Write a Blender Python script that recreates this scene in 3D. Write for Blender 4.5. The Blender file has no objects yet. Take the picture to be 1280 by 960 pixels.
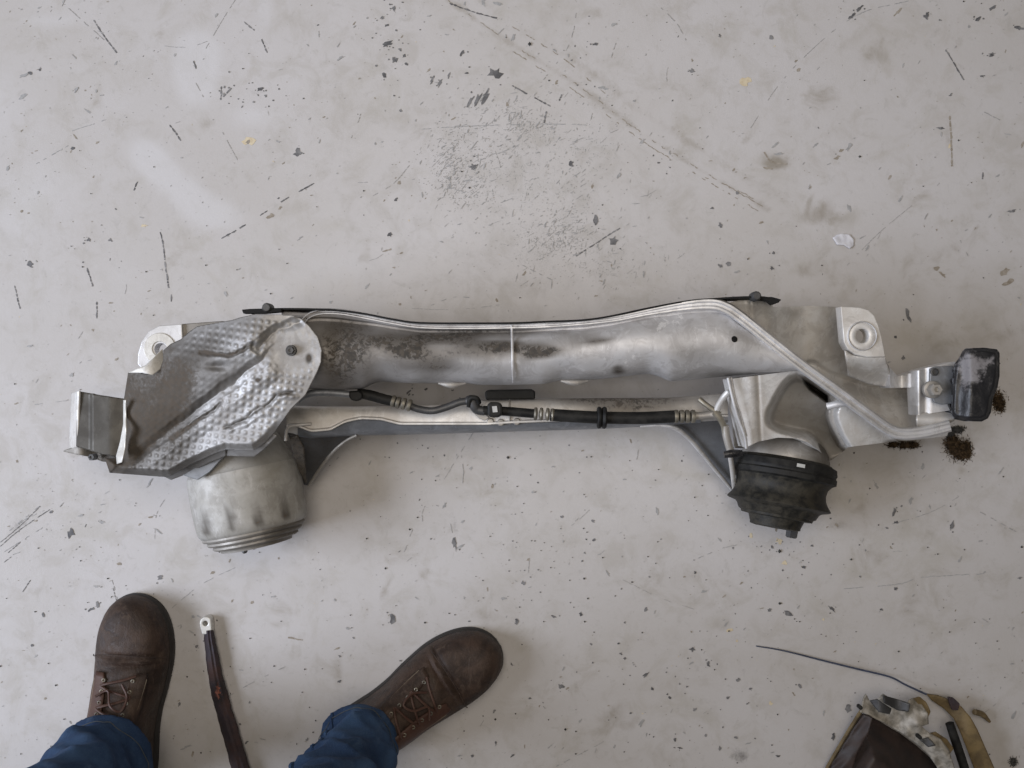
import bpy, bmesh, math, random
import numpy as np
from mathutils import Vector, Matrix

random.seed(7); RNG = np.random.default_rng(7)
SC = bpy.context.scene
COL = SC.collection

# ------------------------------------------------------------------ camera
F, CZ, W, H = 1200.0, 1.35, 1280.0, 960.0
cam_d = bpy.data.cameras.new('camera'); cam = bpy.data.objects.new('camera', cam_d); COL.objects.link(cam)
cam.location = (0, 0, CZ); cam.rotation_euler = (0, 0, 0)
cam_d.sensor_width = 36.0; cam_d.lens = 36.0 * F / W
cam_d.clip_start = 0.01; cam_d.clip_end = 100
SC.camera = cam

# ------------------------------------------------------------------ light
world = bpy.data.worlds.new('World'); SC.world = world; world.use_nodes = True
bg = world.node_tree.nodes['Background']
bg.inputs[0].default_value = (1.0, 0.95, 0.90, 1); bg.inputs[1].default_value = 0.095

def area(name, loc, target, sx, sy, power, col):
    l = bpy.data.lights.new(name, 'AREA'); l.shape = 'RECTANGLE'; l.size = sx; l.size_y = sy
    l.energy = power; l.color = col
    o = bpy.data.objects.new(name, l); COL.objects.link(o); o.location = loc
    d = Vector(target) - Vector(loc); o.rotation_euler = d.to_track_quat('-Z', 'Y').to_euler()
    return o
area('doorway_light', (-3.6, -0.45, 2.4), (0.0, 0.0, 0), 2.2, 1.8, 186, (0.80, 0.86, 1.0))
area('ceiling_light', (-0.05, 0.32, 2.3), (-0.05, 0.22, 0), 1.1, 1.3, 21, (1.0, 0.90, 0.785))
SC.view_settings.view_transform = 'Standard'; SC.view_settings.look = 'None'
SC.view_settings.exposure = 0.0; SC.view_settings.gamma = 1.0

# ------------------------------------------------------------------ helpers
def P(px, py, z):
    s = (CZ - z) / F
    return ((px - W/2)*s, (H/2 - py)*s, z)
def PV(px, py, z):
    px = np.asarray(px, float); py = np.asarray(py, float); z = np.asarray(z, float) + 0*px
    s = (CZ - z)/F
    return np.stack([(px - W/2)*s, (H/2 - py)*s, z], -1)
def unproj(co):
    s = F/(CZ - co[:, 2])
    return W/2 + co[:, 0]*s, H/2 - co[:, 1]*s
def sstep(a, b, x):
    t = np.clip((np.asarray(x, float) - a)/(b - a), 0, 1); return t*t*(3 - 2*t)
def interp(pts, x):
    xs = [p[0] for p in pts]; ys = [p[1] for p in pts]
    return np.interp(x, xs, ys)
def smooth_interp(pts, x, k=6):
    x = np.asarray(x, float); acc = 0
    for d in np.linspace(-k, k, 7): acc = acc + interp(pts, x + d)
    return acc/7
def catmull(pts, n=8):
    pts = [np.array(p, float) for p in pts]; out = []
    Q = [2*pts[0] - pts[1]] + pts + [2*pts[-1] - pts[-2]]
    for i in range(1, len(Q) - 2):
        p0, p1, p2, p3 = Q[i-1], Q[i], Q[i+1], Q[i+2]
        for j in range(n):
            t = j/n
            out.append(0.5*((2*p1) + (-p0 + p2)*t + (2*p0 - 5*p1 + 4*p2 - p3)*t*t + (-p0 + 3*p1 - 3*p2 + p3)*t**3))
    out.append(pts[-1]); return np.array(out)
def sdf(poly, X, Y):
    """signed distance in pixels, positive inside"""
    poly = np.array(poly, float); X = np.asarray(X, float); Y = np.asarray(Y, float)
    d = np.full(X.shape, 1e9); ins = np.zeros(X.shape, bool); n = len(poly)
    for i in range(n):
        ax, ay = poly[i]; bx, by = poly[(i+1) % n]
        ex, ey = bx-ax, by-ay; L = ex*ex + ey*ey + 1e-12
        t = np.clip(((X-ax)*ex + (Y-ay)*ey)/L, 0, 1)
        d = np.minimum(d, np.hypot(X-ax-t*ex, Y-ay-t*ey))
        c = ((ay > Y) != (by > Y)) & (X < (bx-ax)*(Y-ay)/((by-ay) if by != ay else 1e-12) + ax)
        ins ^= c
    return np.where(ins, d, -d)
def ldist(line, X, Y):
    X = np.asarray(X, float); Y = np.asarray(Y, float); d = np.full(X.shape, 1e9)
    for (ax, ay), (bx, by) in zip(line[:-1], line[1:]):
        ex, ey = bx-ax, by-ay; L = ex*ex + ey*ey + 1e-12
        t = np.clip(((X-ax)*ex + (Y-ay)*ey)/L, 0, 1)
        d = np.minimum(d, np.hypot(X-ax-t*ex, Y-ay-t*ey))
    return d
def blob(X, Y, cx, cy, rx, ry, ang=0):
    a = math.radians(ang); c, s = math.cos(a), math.sin(a)
    u = (X-cx)*c - (Y-cy)*s; v = (X-cx)*s + (Y-cy)*c
    return np.exp(-((u/rx)**2 + (v/ry)**2))
_ph = RNG.uniform(0, 6.28, (24, 2)); _di = RNG.uniform(0, 6.28, 24)
def wob(X, Y, wl=40.0, seed=0):
    a = 0
    for i in range(6):
        k = (i + seed*5) % 24; f = 6.283/wl*(0.6 + 0.35*i)
        a = a + np.sin(f*(X*math.cos(_di[k]) + Y*math.sin(_di[k])) + _ph[k, 0])/(1 + 0.6*i)
    return a/2.2

def mkobj(name, verts, faces, mat, parent=None, smooth=True, grime_shade=None):
    me = bpy.data.meshes.new(name)
    me.from_pydata([tuple(map(float, v)) for v in verts], [], [tuple(map(int, f)) for f in faces]); me.update()
    if smooth: me.polygons.foreach_set('use_smooth', [True]*len(me.polygons))
    o = bpy.data.objects.new(name, me); COL.objects.link(o)
    me.materials.append(M[mat])
    if grime_shade is not None:
        co = np.array([tuple(v) for v in verts], float); X, Y = unproj(co)
        a = me.attributes.new('grime_shade', 'FLOAT', 'POINT'); a.data.foreach_set('value', np.clip(grime_shade(X, Y), -1, 1).astype(np.float32) + 0*X.astype(np.float32))
    if parent is not None: setpar(o, parent)
    return o
def setpar(o, p):
    o.parent = p
    if p.type == 'EMPTY': o.matrix_parent_inverse = Matrix.Translation(-p.location)
def recalc(o):
    bm = bmesh.new(); bm.from_mesh(o.data); bmesh.ops.recalc_face_normals(bm, faces=bm.faces); bm.to_mesh(o.data); bm.free(); return o
def solid(o, t, off=-1.0):
    m = o.modifiers.new('thick', 'SOLIDIFY'); m.thickness = t; m.offset = off; return o
def bevel(o, w, n=2):
    m = o.modifiers.new('bevel', 'BEVEL'); m.width = w; m.segments = n; m.limit_method = 'ANGLE'; m.angle_limit = math.radians(35); return o
def thing(name, label, cat, loc):
    e = bpy.data.objects.new(name, None); COL.objects.link(e); e.location = loc; e.empty_display_size = 0.05
    e['label'] = label; e['category'] = cat; return e
def tag(o, label, cat, group=None):
    o['label'] = label; o['category'] = cat
    if group: o['group'] = group
    return o

def patch(name, poly, zf, mat, parent, step=2.0, thick=0.003, grime_shade=None, holes=(), drop=0.0):
    poly = np.array(poly, float)
    x0, y0 = poly.min(0) - step; x1, y1 = poly.max(0) + step
    xs = np.arange(x0, x1 + step, step); ys = np.arange(y0, y1 + step, step)
    CX, CY = np.meshgrid(xs[:-1] + step/2, ys[:-1] + step/2, indexing='ij')
    ins = sdf(poly, CX, CY) > 0
    for h in holes: ins &= sdf(h, CX, CY) < 0
    idx = {}; V = []; Fc = []; cnt = {}
    for i, j in zip(*np.nonzero(ins)):
        q = []
        for (a, b) in ((i, j+1), (i+1, j+1), (i+1, j), (i, j)):
            if (a, b) not in idx: idx[(a, b)] = len(V); V.append([xs[a], ys[b]])
            q.append(idx[(a, b)]); cnt[idx[(a, b)]] = cnt.get(idx[(a, b)], 0) + 1
        Fc.append(q)
    V = np.array(V)
    loops = [poly] + [np.array(h, float) for h in holes]
    for k, c in cnt.items():
        if c < 4:
            best = None
            for lp in loops:
                a = lp; b = np.roll(lp, -1, 0); e = b - a
                t = np.clip(((V[k]-a)*e).sum(1)/((e*e).sum(1) + 1e-12), 0, 1)
                q = a + e*t[:, None]; d = ((q - V[k])**2).sum(1); m = d.argmin()
                if best is None or d[m] < best[0]: best = (d[m], q[m])
            V[k] = best[1]
    Z = zf(V[:, 0], V[:, 1]) + 0*V[:, 0]
    W3 = PV(V[:, 0], V[:, 1], Z)
    if drop:                                   # a deep part: straight walls down to a closed underside
        N = len(W3); B3 = W3.copy(); B3[:, 2] -= drop; E = {}
        for f in Fc:
            for a, b in zip(f, f[1:] + f[:1]): E[(a, b)] = 1
        Fc = Fc + [[i + N for i in f[::-1]] for f in Fc] + [[b, a, a + N, b + N] for (a, b) in E if (b, a) not in E]
        W3 = np.concatenate([W3, B3])
    o = mkobj(name, W3, Fc, mat, parent, True, grime_shade)
    if drop: o.data.set_sharp_from_angle(angle=math.radians(60))
    elif thick: solid(o, thick)
    return o

def grid_faces(n, m, cu=False, cv=False):
    Fc = []
    for i in range(n if cu else n-1):
        for j in range(m if cv else m-1):
            a, b = i, (i+1) % n; c, d = j, (j+1) % m
            Fc.append((a*m+c, b*m+c, b*m+d, a*m+d))
    return Fc
def loft(name, rows, mat, parent=None, closed=True, caps=True, smooth=True, grime_shade=None):
    n, m = len(rows), len(rows[0]); V = [p for r in rows for p in r]
    Fc = grid_faces(n, m, False, closed)
    if caps and closed: Fc += [tuple(range(m-1, -1, -1)), tuple((n-1)*m + j for j in range(m))]
    o = recalc(mkobj(name, V, Fc, mat, parent, smooth, grime_shade))
    if smooth: o.data.set_sharp_from_angle(angle=math.radians(38))
    return o
def tube(name, pts, r, mat, parent=None, seg=10, n=6, smooth_path=True, grime_shade=None, flat=1.0):
    pts = [np.array(p, float) for p in pts]
    rr = r if isinstance(r, (list, tuple)) else [r]*len(pts)
    if smooth_path and len(pts) > 2:
        pr = catmull([np.append(p, q) for p, q in zip(pts, rr)], n); path = pr[:, :3]; rad = np.maximum(pr[:, 3], 1e-5)
    else: path = np.array(pts); rad = np.array(rr)
    rows = []; up = Vector((0, 0, 1))
    for i in range(len(path)):
        a = path[max(i-1, 0)]; b = path[min(i+1, len(path)-1)]; t = Vector(b - a).normalized()
        s = t.cross(up)
        if s.length < 1e-3: s = Vector((1, 0, 0))
        s.normalize(); u = s.cross(t)
        rows.append([tuple(Vector(path[i]) + s*(math.cos(q)*rad[i]) + u*(math.sin(q)*rad[i]*flat)) for q in np.linspace(0, 2*math.pi, seg, endpoint=False)])
    return loft(name, rows, mat, parent, True, True, True, grime_shade)
def lathe(name, org, axis, prof, mat, parent=None, seg=48, caps=True, grime_shade=None, wobble=None):
    ax = Vector(axis).normalized(); s = ax.cross(Vector((0, 0, 1)))
    if s.length < 1e-3: s = Vector((1, 0, 0))
    s.normalize(); u = s.cross(ax); rows = []
    for t, r in prof:
        c = Vector(org) + ax*t
        rows.append([tuple(c + (s*math.cos(q) + u*math.sin(q))*(r*(1 + (wobble(q, t) if wobble else 0)))) for q in np.linspace(0, 2*math.pi, seg, endpoint=False)])
    return loft(name, rows, mat, parent, True, caps, True, grime_shade)
def prism(name, poly, z, depth, mat, parent=None, holes=(), bev=0.0008, grime_shade=None, zf=None):
    bm = bmesh.new(); loops = [poly] + list(holes); E = []
    for lp in loops:
        vs = [bm.verts.new(P(x, y, zf(x, y) if zf else z)) for x, y in lp]
        for i in range(len(vs)): E.append(bm.edges.new((vs[i], vs[(i+1) % len(vs)])))
    if holes: r = bmesh.ops.triangle_fill(bm, use_beauty=True, use_dissolve=False, edges=E)
    else: bm.faces.new(list(bm.verts))
    bmesh.ops.recalc_face_normals(bm, faces=bm.faces)
    for f in bm.faces:
        if f.normal.z < 0: f.normal_flip()
    top = list(bm.faces)
    g = bmesh.ops.extrude_face_region(bm, geom=top)
    for v in [x for x in g['geom'] if isinstance(x, bmesh.types.BMVert)]: v.co.z -= depth
    bmesh.ops.recalc_face_normals(bm, faces=bm.faces)
    me = bpy.data.meshes.new(name); bm.to_mesh(me); bm.free(); me.materials.append(M[mat])
    o = bpy.data.objects.new(name, me); COL.objects.link(o)
    if grime_shade is not None:
        co = np.array([v.co[:] for v in me.vertices]); X, Y = unproj(co)
        a = me.attributes.new('grime_shade', 'FLOAT', 'POINT'); a.data.foreach_set('value', np.clip(grime_shade(X, Y) + 0*X, -1, 1).astype(np.float32))
    if bev: bevel(o, bev)
    if parent is not None: setpar(o, parent)
    return o
def zat(o, px, py):
    d = (Vector(P(px, py, 0)) - cam.location).normalized()
    ok, loc, nor, _ = o.ray_cast(cam.location, d)
    return (loc, nor) if ok else (Vector(P(px, py, .2)), Vector((0, 0, 1)))
def circ(cx, cy, r, n=20, ry=None):
    return [(cx + r*math.cos(a), cy + (ry or r)*math.sin(a)) for a in np.linspace(0, 2*math.pi, n, endpoint=False)]
def bolt(name, px, py, z, rpx, mat, parent, washer=True, h=0.007):
    c = P(px, py, z); r = rpx*(CZ-z)/F
    o = None
    if washer:
        o = lathe('washer', c, (0, 0, 1), [(-0.004, r*1.35), (0.0012, r*1.35), (0.0018, r*1.25), (0.0018, r*0.5)], mat, parent, 24)
    hx = lathe(name, c, (0, 0, 1), [(-0.004, r), (h*0.85, r), (h, r*0.86), (h, r*0.45), (h*0.8, r*0.38)], mat, parent, 6)
    hx.data.polygons.foreach_set('use_smooth', [False]*len(hx.data.polygons))
    return hx

# ------------------------------------------------------------------ materials
M = {}
class NT:
    def __init__(s, name):
        m = bpy.data.materials.new(name); m.use_nodes = True; s.m = m; s.t = m.node_tree
        s.b = s.t.nodes['Principled BSDF']; s.geo = s.t.nodes.new('ShaderNodeNewGeometry'); M[name] = m
    def n(s, ty, **kw):
        x = s.t.nodes.new(ty)
        for k, v in kw.items(): setattr(x, k, v)
        return x
    def l(s, a, b): s.t.links.new(a, b)
    def noise(s, scale, detail=4, rough=0.55, dist=0.0, stretch=None, rot=0, off=0):
        t = s.n('ShaderNodeTexNoise'); t.inputs['Scale'].default_value = scale; t.inputs['Detail'].default_value = detail
        t.inputs['Roughness'].default_value = rough; t.inputs['Distortion'].default_value = dist
        mp = s.n('ShaderNodeMapping'); mp.inputs['Location'].default_value = (off, off*0.7, off*1.3)
        if stretch: mp.inputs['Scale'].default_value = stretch
        mp.inputs['Rotation'].default_value = (0, 0, rot)
        s.l(s.geo.outputs['Position'], mp.inputs[0]); s.l(mp.outputs[0], t.inputs['Vector']); return t.outputs['Fac']
    def ramp(s, inp, a, b, va=0.0, vb=1.0):
        r = s.n('ShaderNodeMapRange'); r.interpolation_type = 'SMOOTHSTEP'
        for k, v in zip(('From Min', 'From Max', 'To Min', 'To Max'), (a, b, va, vb)): r.inputs[k].default_value = v
        s.l(inp, r.inputs[0]); return r.outputs[0]
    def math(s, op, a, b):
        m = s.n('ShaderNodeMath', operation=op)
        for i, v in enumerate((a, b)):
            if isinstance(v, (int, float)): m.inputs[i].default_value = v
            else: s.l(v, m.inputs[i])
        return m.outputs[0]
    def mix(s, fac, a, b):
        m = s.n('ShaderNodeMix', data_type='RGBA')
        for i, v in ((0, fac), (6, a), (7, b)):
            if isinstance(v, (int, float)): m.inputs[i].default_value = v
            elif isinstance(v, tuple): m.inputs[i].default_value = (*v, 1)
            else: s.l(v, m.inputs[i])
        return m.outputs[2]
    def attr(s, name):
        a = s.n('ShaderNodeAttribute', attribute_name=name); return a.outputs['Fac']
    def bump(s, h, strength, dist=0.001):
        b = s.n('ShaderNodeBump'); b.inputs['Strength'].default_value = strength; b.inputs['Distance'].default_value = dist
        s.l(h, b.inputs['Height']); s.l(b.outputs[0], s.b.inputs['Normal'])
    def out(s, col=None, rough=None, metal=None):
        for k, v in (('Base Color', col), ('Roughness', rough), ('Metallic', metal)):
            if v is None: continue
            if isinstance(v, (int, float)): s.b.inputs[k].default_value = v
            elif isinstance(v, tuple): s.b.inputs[k].default_value = (*v, 1)
            else: s.l(v, s.b.inputs[k])

def metal(name, c1, c2, rough=0.42, met=0.85, dirt=(0.045, 0.040, 0.034), spot=0.18, bump=0.25, fine=900, grain=2.4, dv=1.9):
    s = NT(name)
    a = s.noise(28, 6, 0.6, 0.3); b = s.noise(fine, 3, 0.6); c = s.noise(150, 8, 0.74, 0.6, off=3.1)
    base = s.mix(s.ramp(a, 0.35, 0.68), c1, c2)
    base = s.mix(s.math('MULTIPLY', s.ramp(b, 0.55, 0.8), 0.25), base, (c1[0]*.45, c1[1]*.45, c1[2]*.42))
    ox = s.noise(34, 9, 0.72, 0.9, off=9); o2 = s.noise(70, 9, 0.75, 0.6, (1, 0.35, 1), 0.2, 15)
    base = s.mix(s.math('MULTIPLY', s.ramp(ox, 0.50, 0.57), 0.42), base, (c1[0]*.62, c1[1]*.60, c1[2]*.58))
    base = s.mix(s.math('MULTIPLY', s.ramp(o2, 0.56, 0.62), 0.40), base, (min(.8, c1[0]*1.35), min(.8, c1[1]*1.35), min(.8, c1[2]*1.37)))
    g = s.attr('grime_shade')  # carries dirt and, on some parts, shade painted into the colour
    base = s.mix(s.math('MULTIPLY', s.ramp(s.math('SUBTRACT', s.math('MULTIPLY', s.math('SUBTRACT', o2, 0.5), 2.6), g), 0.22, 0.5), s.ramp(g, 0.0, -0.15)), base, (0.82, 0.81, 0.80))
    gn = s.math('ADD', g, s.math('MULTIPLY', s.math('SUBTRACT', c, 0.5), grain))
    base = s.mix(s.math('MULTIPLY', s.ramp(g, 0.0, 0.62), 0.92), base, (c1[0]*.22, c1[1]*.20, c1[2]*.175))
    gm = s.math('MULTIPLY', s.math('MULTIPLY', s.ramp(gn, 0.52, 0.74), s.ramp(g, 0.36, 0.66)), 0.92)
    sp = s.math('MULTIPLY', s.ramp(c, 0.62, 0.72), spot); gm2 = s.math('MAXIMUM', gm, s.math('MULTIPLY', sp, 0.6))
    d2 = s.mix(s.ramp(s.noise(160, 5, 0.6, off=5), 0.4, 0.62), dirt, (dirt[0]*dv, dirt[1]*dv*.93, dirt[2]*dv*.86))
    col = s.mix(gm2, base, d2)
    rg = s.math('ADD', s.ramp(a, 0.3, 0.7, rough-0.06, rough+0.1), s.math('MULTIPLY', gm2, 0.28))
    s.out(col, rg, s.math('MULTIPLY', s.math('SUBTRACT', 1.0, s.math('MULTIPLY', gm2, 0.85)), met))
    s.bump(s.math('ADD', s.math('MULTIPLY', b, 0.35), s.math('ADD', c, gm2)), bump, 0.0006)
    return s
metal('cast_aluminium', (0.66, 0.655, 0.66), (0.54, 0.525, 0.515), 0.58, 0.45, fine=1400)
metal('bright_aluminium', (0.74, 0.74, 0.75), (0.60, 0.59, 0.58), 0.50, 0.5, spot=0.12)
metal('pale_aluminium', (0.72, 0.71, 0.69), (0.58, 0.55, 0.51), 0.52, 0.4, spot=0.14)
metal('dull_aluminium', (0.43, 0.41, 0.38), (0.32, 0.30, 0.27), 0.52, 0.55)
metal('steel_can', (0.44, 0.43, 0.405), (0.35, 0.335, 0.30), 0.62, 0.2, dirt=(0.13, 0.075, 0.045), spot=0.1, bump=0.12, grain=0.7)
metal('shield_sheet', (0.41, 0.405, 0.40), (0.31, 0.295, 0.28), 0.56, 0.55, dirt=(0.075, 0.063, 0.05), spot=0.1, bump=0.2, grain=0.7, dv=1.15)
metal('dark_aluminium', (0.105, 0.098, 0.085), (0.075, 0.068, 0.058), 0.55, 0.4, bump=0.2)
metal('shield_bare', (0.75, 0.74, 0.70), (0.62, 0.60, 0.55), 0.5, 0.3, spot=0.15, bump=0.1)
metal('dark_steel', (0.10, 0.10, 0.10), (0.06, 0.06, 0.062), 0.5, 0.5, spot=0.5)
metal('blue_steel', (0.30, 0.315, 0.34), (0.21, 0.22, 0.235), 0.5, 0.5)
metal('brass_crimp', (0.30, 0.275, 0.22), (0.13, 0.12, 0.10), 0.48, 0.6, spot=0.8)
metal('rusty_bar', (0.045, 0.036, 0.045), (0.075, 0.04, 0.034), 0.72, 0.15, dirt=(0.13, 0.05, 0.035), spot=0.9, bump=0.7)

def plain(name, c1, c2, rough=0.6, scale=60, bump=0.3, fine=500, spec=0.4):
    s = NT(name); a = s.noise(scale, 5, 0.6, 0.3); b = s.noise(fine, 4, 0.65, off=2)
    s.out(s.mix(s.math('ADD', s.math('MULTIPLY', s.ramp(a, 0.35, 0.68), 0.75), s.math('MULTIPLY', s.ramp(b, 0.5, 0.75), 0.25)), c1, c2), s.ramp(a, 0.3, 0.7, rough-0.07, rough+0.1), 0.0)
    s.b.inputs['Specular IOR Level'].default_value = spec
    s.bump(s.math('ADD', a, s.math('MULTIPLY', b, 0.5)), bump, 0.0008); return s
plain('black_rubber', (0.009, 0.009, 0.009), (0.030, 0.029, 0.026), 0.6, 70, spec=0.25)
plain('olive_rubber', (0.010, 0.010, 0.009), (0.055, 0.049, 0.037), 0.56, 75, 0.6, 600, 0.3)
plain('black_plate', (0.007, 0.007, 0.007), (0.018, 0.018, 0.018), 0.65, spec=0.2)
plain('tar_black', (0.008, 0.008, 0.009), (0.035, 0.034, 0.036), 0.3, 120, 0.6)
s = NT('leather'); aa = s.noise(26, 7, 0.68, 0.8); bb = s.noise(320, 6, 0.7, 0.5, off=2); cc = s.noise(95, 7, 0.72, 1.2, (1, 0.5, 1), 0.5, 5)
col = s.mix(s.ramp(aa, 0.34, 0.66), (0.024, 0.014, 0.010), (0.060, 0.037, 0.026))
col = s.mix(s.math('MULTIPLY', s.ramp(cc, 0.50, 0.70), 0.55), col, (0.11, 0.078, 0.058))
col = s.mix(s.math('MULTIPLY', s.ramp(bb, 0.60, 0.74), 0.4), col, (0.13, 0.11, 0.095))
s.out(col, s.ramp(cc, 0.3, 0.7, 0.46, 0.74), 0.0); s.b.inputs['Specular IOR Level'].default_value = 0.35
s.bump(s.math('ADD', s.math('MULTIPLY', bb, 0.5), s.math('ADD', aa, cc)), 0.55, 0.0016)
plain('leather_red', (0.055, 0.024, 0.016), (0.085, 0.043, 0.028), 0.5, 60, 0.4, 900)
plain('sole_rubber', (0.014, 0.012, 0.011), (0.03, 0.025, 0.021), 0.6)
plain('thread', (0.16, 0.13, 0.09), (0.3, 0.25, 0.18), 0.8)
plain('jean_thread', (0.06, 0.07, 0.075), (0.10, 0.10, 0.09), 0.9)
plain('white_print', (0.5, 0.5, 0.48), (0.36, 0.36, 0.35), 0.6)
plain('paint_chip', (0.72, 0.72, 0.76), (0.6, 0.6, 0.65), 0.35)
plain('rust_dirt', (0.026, 0.018, 0.011), (0.12, 0.08, 0.045), 0.95, 200, 0.8, 900, 0.1)
plain('strap_yellow', (0.22, 0.16, 0.075), (0.09, 0.065, 0.035), 0.6, 50)
plain('pouch_brown', (0.026, 0.019, 0.017), (0.055, 0.036, 0.03), 0.5, 40, 0.4)
plain('torn_foil', (0.44, 0.41, 0.36), (0.10, 0.09, 0.07), 0.5, 70, 0.6)
plain('wire_blue', (0.06, 0.075, 0.12), (0.03, 0.035, 0.06), 0.4, 30)
plain('mark_dark', (0.08, 0.08, 0.085), (0.30, 0.295, 0.295), 0.6, 45, 0.1)
plain('mark_grey', (0.30, 0.30, 0.30), (0.43, 0.425, 0.42), 0.6, 150, 0.1)
plain('mark_brown', (0.25, 0.215, 0.17), (0.41, 0.37, 0.32), 0.7, 150, 0.1)
plain('mark_cream', (0.66, 0.58, 0.42), (0.55, 0.45, 0.3), 0.6, 150, 0.1)
plain('grit_dark', (0.035, 0.034, 0.032), (0.09, 0.085, 0.075), 0.8, 300, 0.5)

s = NT('denim'); a = s.noise(14, 5, 0.6, 0.3); b = s.noise(900, 3, 0.7); c = s.noise(700, 2, 0.5, 0, (1, 1, 0.08))
col = s.mix(s.ramp(a, 0.35, 0.7), (0.017, 0.036, 0.082), (0.045, 0.086, 0.165))
col = s.mix(s.math('MULTIPLY', s.ramp(b, 0.5, 0.75), 0.45), col, (0.085, 0.125, 0.19))
fd = s.noise(38, 5, 0.6, 0.6, (1, 1, 0.5), 0, 3)
col = s.mix(s.math('MULTIPLY', s.ramp(fd, 0.54, 0.68), 0.45), col, (0.075, 0.115, 0.18))
s.out(col, 0.85, 0.0); s.b.inputs['Specular IOR Level'].default_value = 0.15
s.bump(s.math('ADD', b, s.math('MULTIPLY', c, 0.7)), 0.5, 0.0012)

# painted concrete floor: attributes carry the worn areas, noise breaks their edges
s = NT('painted_floor')
n1 = s.noise(3.2, 6, 0.6, 0.4); n2 = s.noise(22, 6, 0.65, 0.5, off=1.7); n3 = s.noise(140, 5, 0.7, 0.2, off=4); n4 = s.noise(600, 3, 0.6, off=8)
col = s.mix(s.ramp(n1, 0.3, 0.7), (0.555, 0.538, 0.535), (0.505, 0.483, 0.465))
col = s.mix(s.math('MULTIPLY', s.ramp(n2, 0.46, 0.70), 0.55), col, (0.43, 0.405, 0.37))
n5 = s.noise(9, 6, 0.7, 0.8, off=12)
col = s.mix(s.math('MULTIPLY', s.ramp(n5, 0.52, 0.70), 0.35), col, (0.40, 0.375, 0.32))
col = s.mix(s.math('MULTIPLY', s.ramp(s.noise(55, 6, 0.75, 0.6, off=20), 0.54, 0.70), 0.35), col, (0.38, 0.365, 0.34))
pal = s.math('MULTIPLY', s.ramp(s.math('ADD', s.attr('pale'), s.math('MULTIPLY', s.math('SUBTRACT', n2, 0.5), 0.7)), 0.2, 0.9), 0.5)
col = s.mix(pal, col, (0.64, 0.635, 0.65))
br = s.math('MULTIPLY', s.ramp(s.math('ADD', s.attr('stain'), s.math('MULTIPLY', s.math('SUBTRACT', n2, 0.5), 1.1)), 0.2, 0.95), 0.72)
col = s.mix(s.math('MULTIPLY', br, s.ramp(s.attr('stain'), 0.02, 0.15)), col, (0.25, 0.215, 0.165))
dk = s.attr('smudge')
col = s.mix(s.math('MULTIPLY', s.ramp(s.math('ADD', dk, s.math('MULTIPLY', s.math('SUBTRACT', n3, 0.5), 0.9)), 0.3, 0.9), s.ramp(dk, 0.03, 0.2, 0, 0.8)), col, (0.13, 0.12, 0.115))
# scuffs: thin stretched flecks, where the attribute allows them
f1 = s.noise(230, 6, 0.72, 1.5, (1.0, 0.4, 1), 0.6, 2.0); f2 = s.noise(250, 6, 0.75, 1.5, (0.35, 1.0, 1), 0.4, 6.0)
sc_ = s.attr('scuff'); thr = s.math('MAXIMUM', f1, f2)
sm = s.math('MULTIPLY', s.ramp(s.math('ADD', thr, s.math('MULTIPLY', s.math('SUBTRACT', sc_, 1.0), 0.19)), 0.585, 0.655), s.ramp(n2, 0.34, 0.54))
col = s.mix(s.math('MULTIPLY', sm, 0.8), col, (0.19, 0.20, 0.19))
# fine pitting everywhere
pt = s.math('MULTIPLY', s.ramp(n3, 0.66, 0.74), s.ramp(n2, 0.42, 0.6))
col = s.mix(s.math('MULTIPLY', pt, 0.5), col, (0.27, 0.25, 0.22))
s.out(col, s.ramp(n2, 0.3, 0.7, 0.40, 0.56), 0.0); s.b.inputs['Specular IOR Level'].default_value = 0.35
s.bump(s.math('ADD', s.math('MULTIPLY', n3, 0.7), s.math('ADD', n2, s.math('MULTIPLY', n4, 0.25))), 0.16, 0.0015)

# ------------------------------------------------------------------ floor
def axis_coords(lim, step, far):
    d = np.arange(-lim, lim + step/2, step); e = np.geomspace(lim + 0.05, far, 10)
    return np.concatenate([-e[::-1], d, e])
gx = axis_coords(0.84, 0.0036, 5.0); gy = axis_coords(0.66, 0.0036, 5.0)
GX, GY = np.meshgrid(gx, gy, indexing='ij'); fv = np.stack([GX.ravel(), GY.ravel(), 0*GX.ravel()], -1)
me = bpy.data.meshes.new('floor'); nx, ny = len(gx), len(gy)
I, J = np.meshgrid(np.arange(nx-1), np.arange(ny-1), indexing='ij'); a0 = (I*ny + J).ravel()
quads = np.stack([a0, a0+ny, a0+ny+1, a0+1], -1)
me.vertices.add(len(fv)); me.vertices.foreach_set('co', fv.ravel())
me.loops.add(quads.size); me.loops.foreach_set('vertex_index', quads.ravel().astype(np.int32))
me.polygons.add(len(quads)); me.polygons.foreach_set('loop_start', np.arange(0, quads.size, 4, dtype=np.int32))
me.update(); me.validate(); me.materials.append(M['painted_floor'])
FX, FY = unproj(fv)
def fattr(name, val):
    a = me.attributes.new(name, 'FLOAT', 'POINT'); a.data.foreach_set('value', np.clip(val, 0, 1).astype(np.float32))
pale = sum(k*blob(FX, FY, *b) for k, b in (
    (1.0, (247, 62, 34, 30)), (1.0, (245, 105, 30, 36)), (0.8, (315, 145, 32, 22)), (0.9, (185, 195, 30, 22, -40)), (1.0, (225, 235, 50, 24, -38)),
    (0.7, (275, 270, 50, 25)), (0.6, (70, 25, 70, 14)), (0.5, (60, 230, 60, 50)), (0.6, (330, 10, 15, 40)), (0.5, (420, 330, 90, 40)),
    (0.4, (20, 280, 40, 40)), (0.45, (520, 620, 70, 40)), (0.4, (150, 350, 70, 40))))
diag = [(560, 0), (640, 55), (720, 105), (800, 165), (880, 215), (960, 262)]
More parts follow.
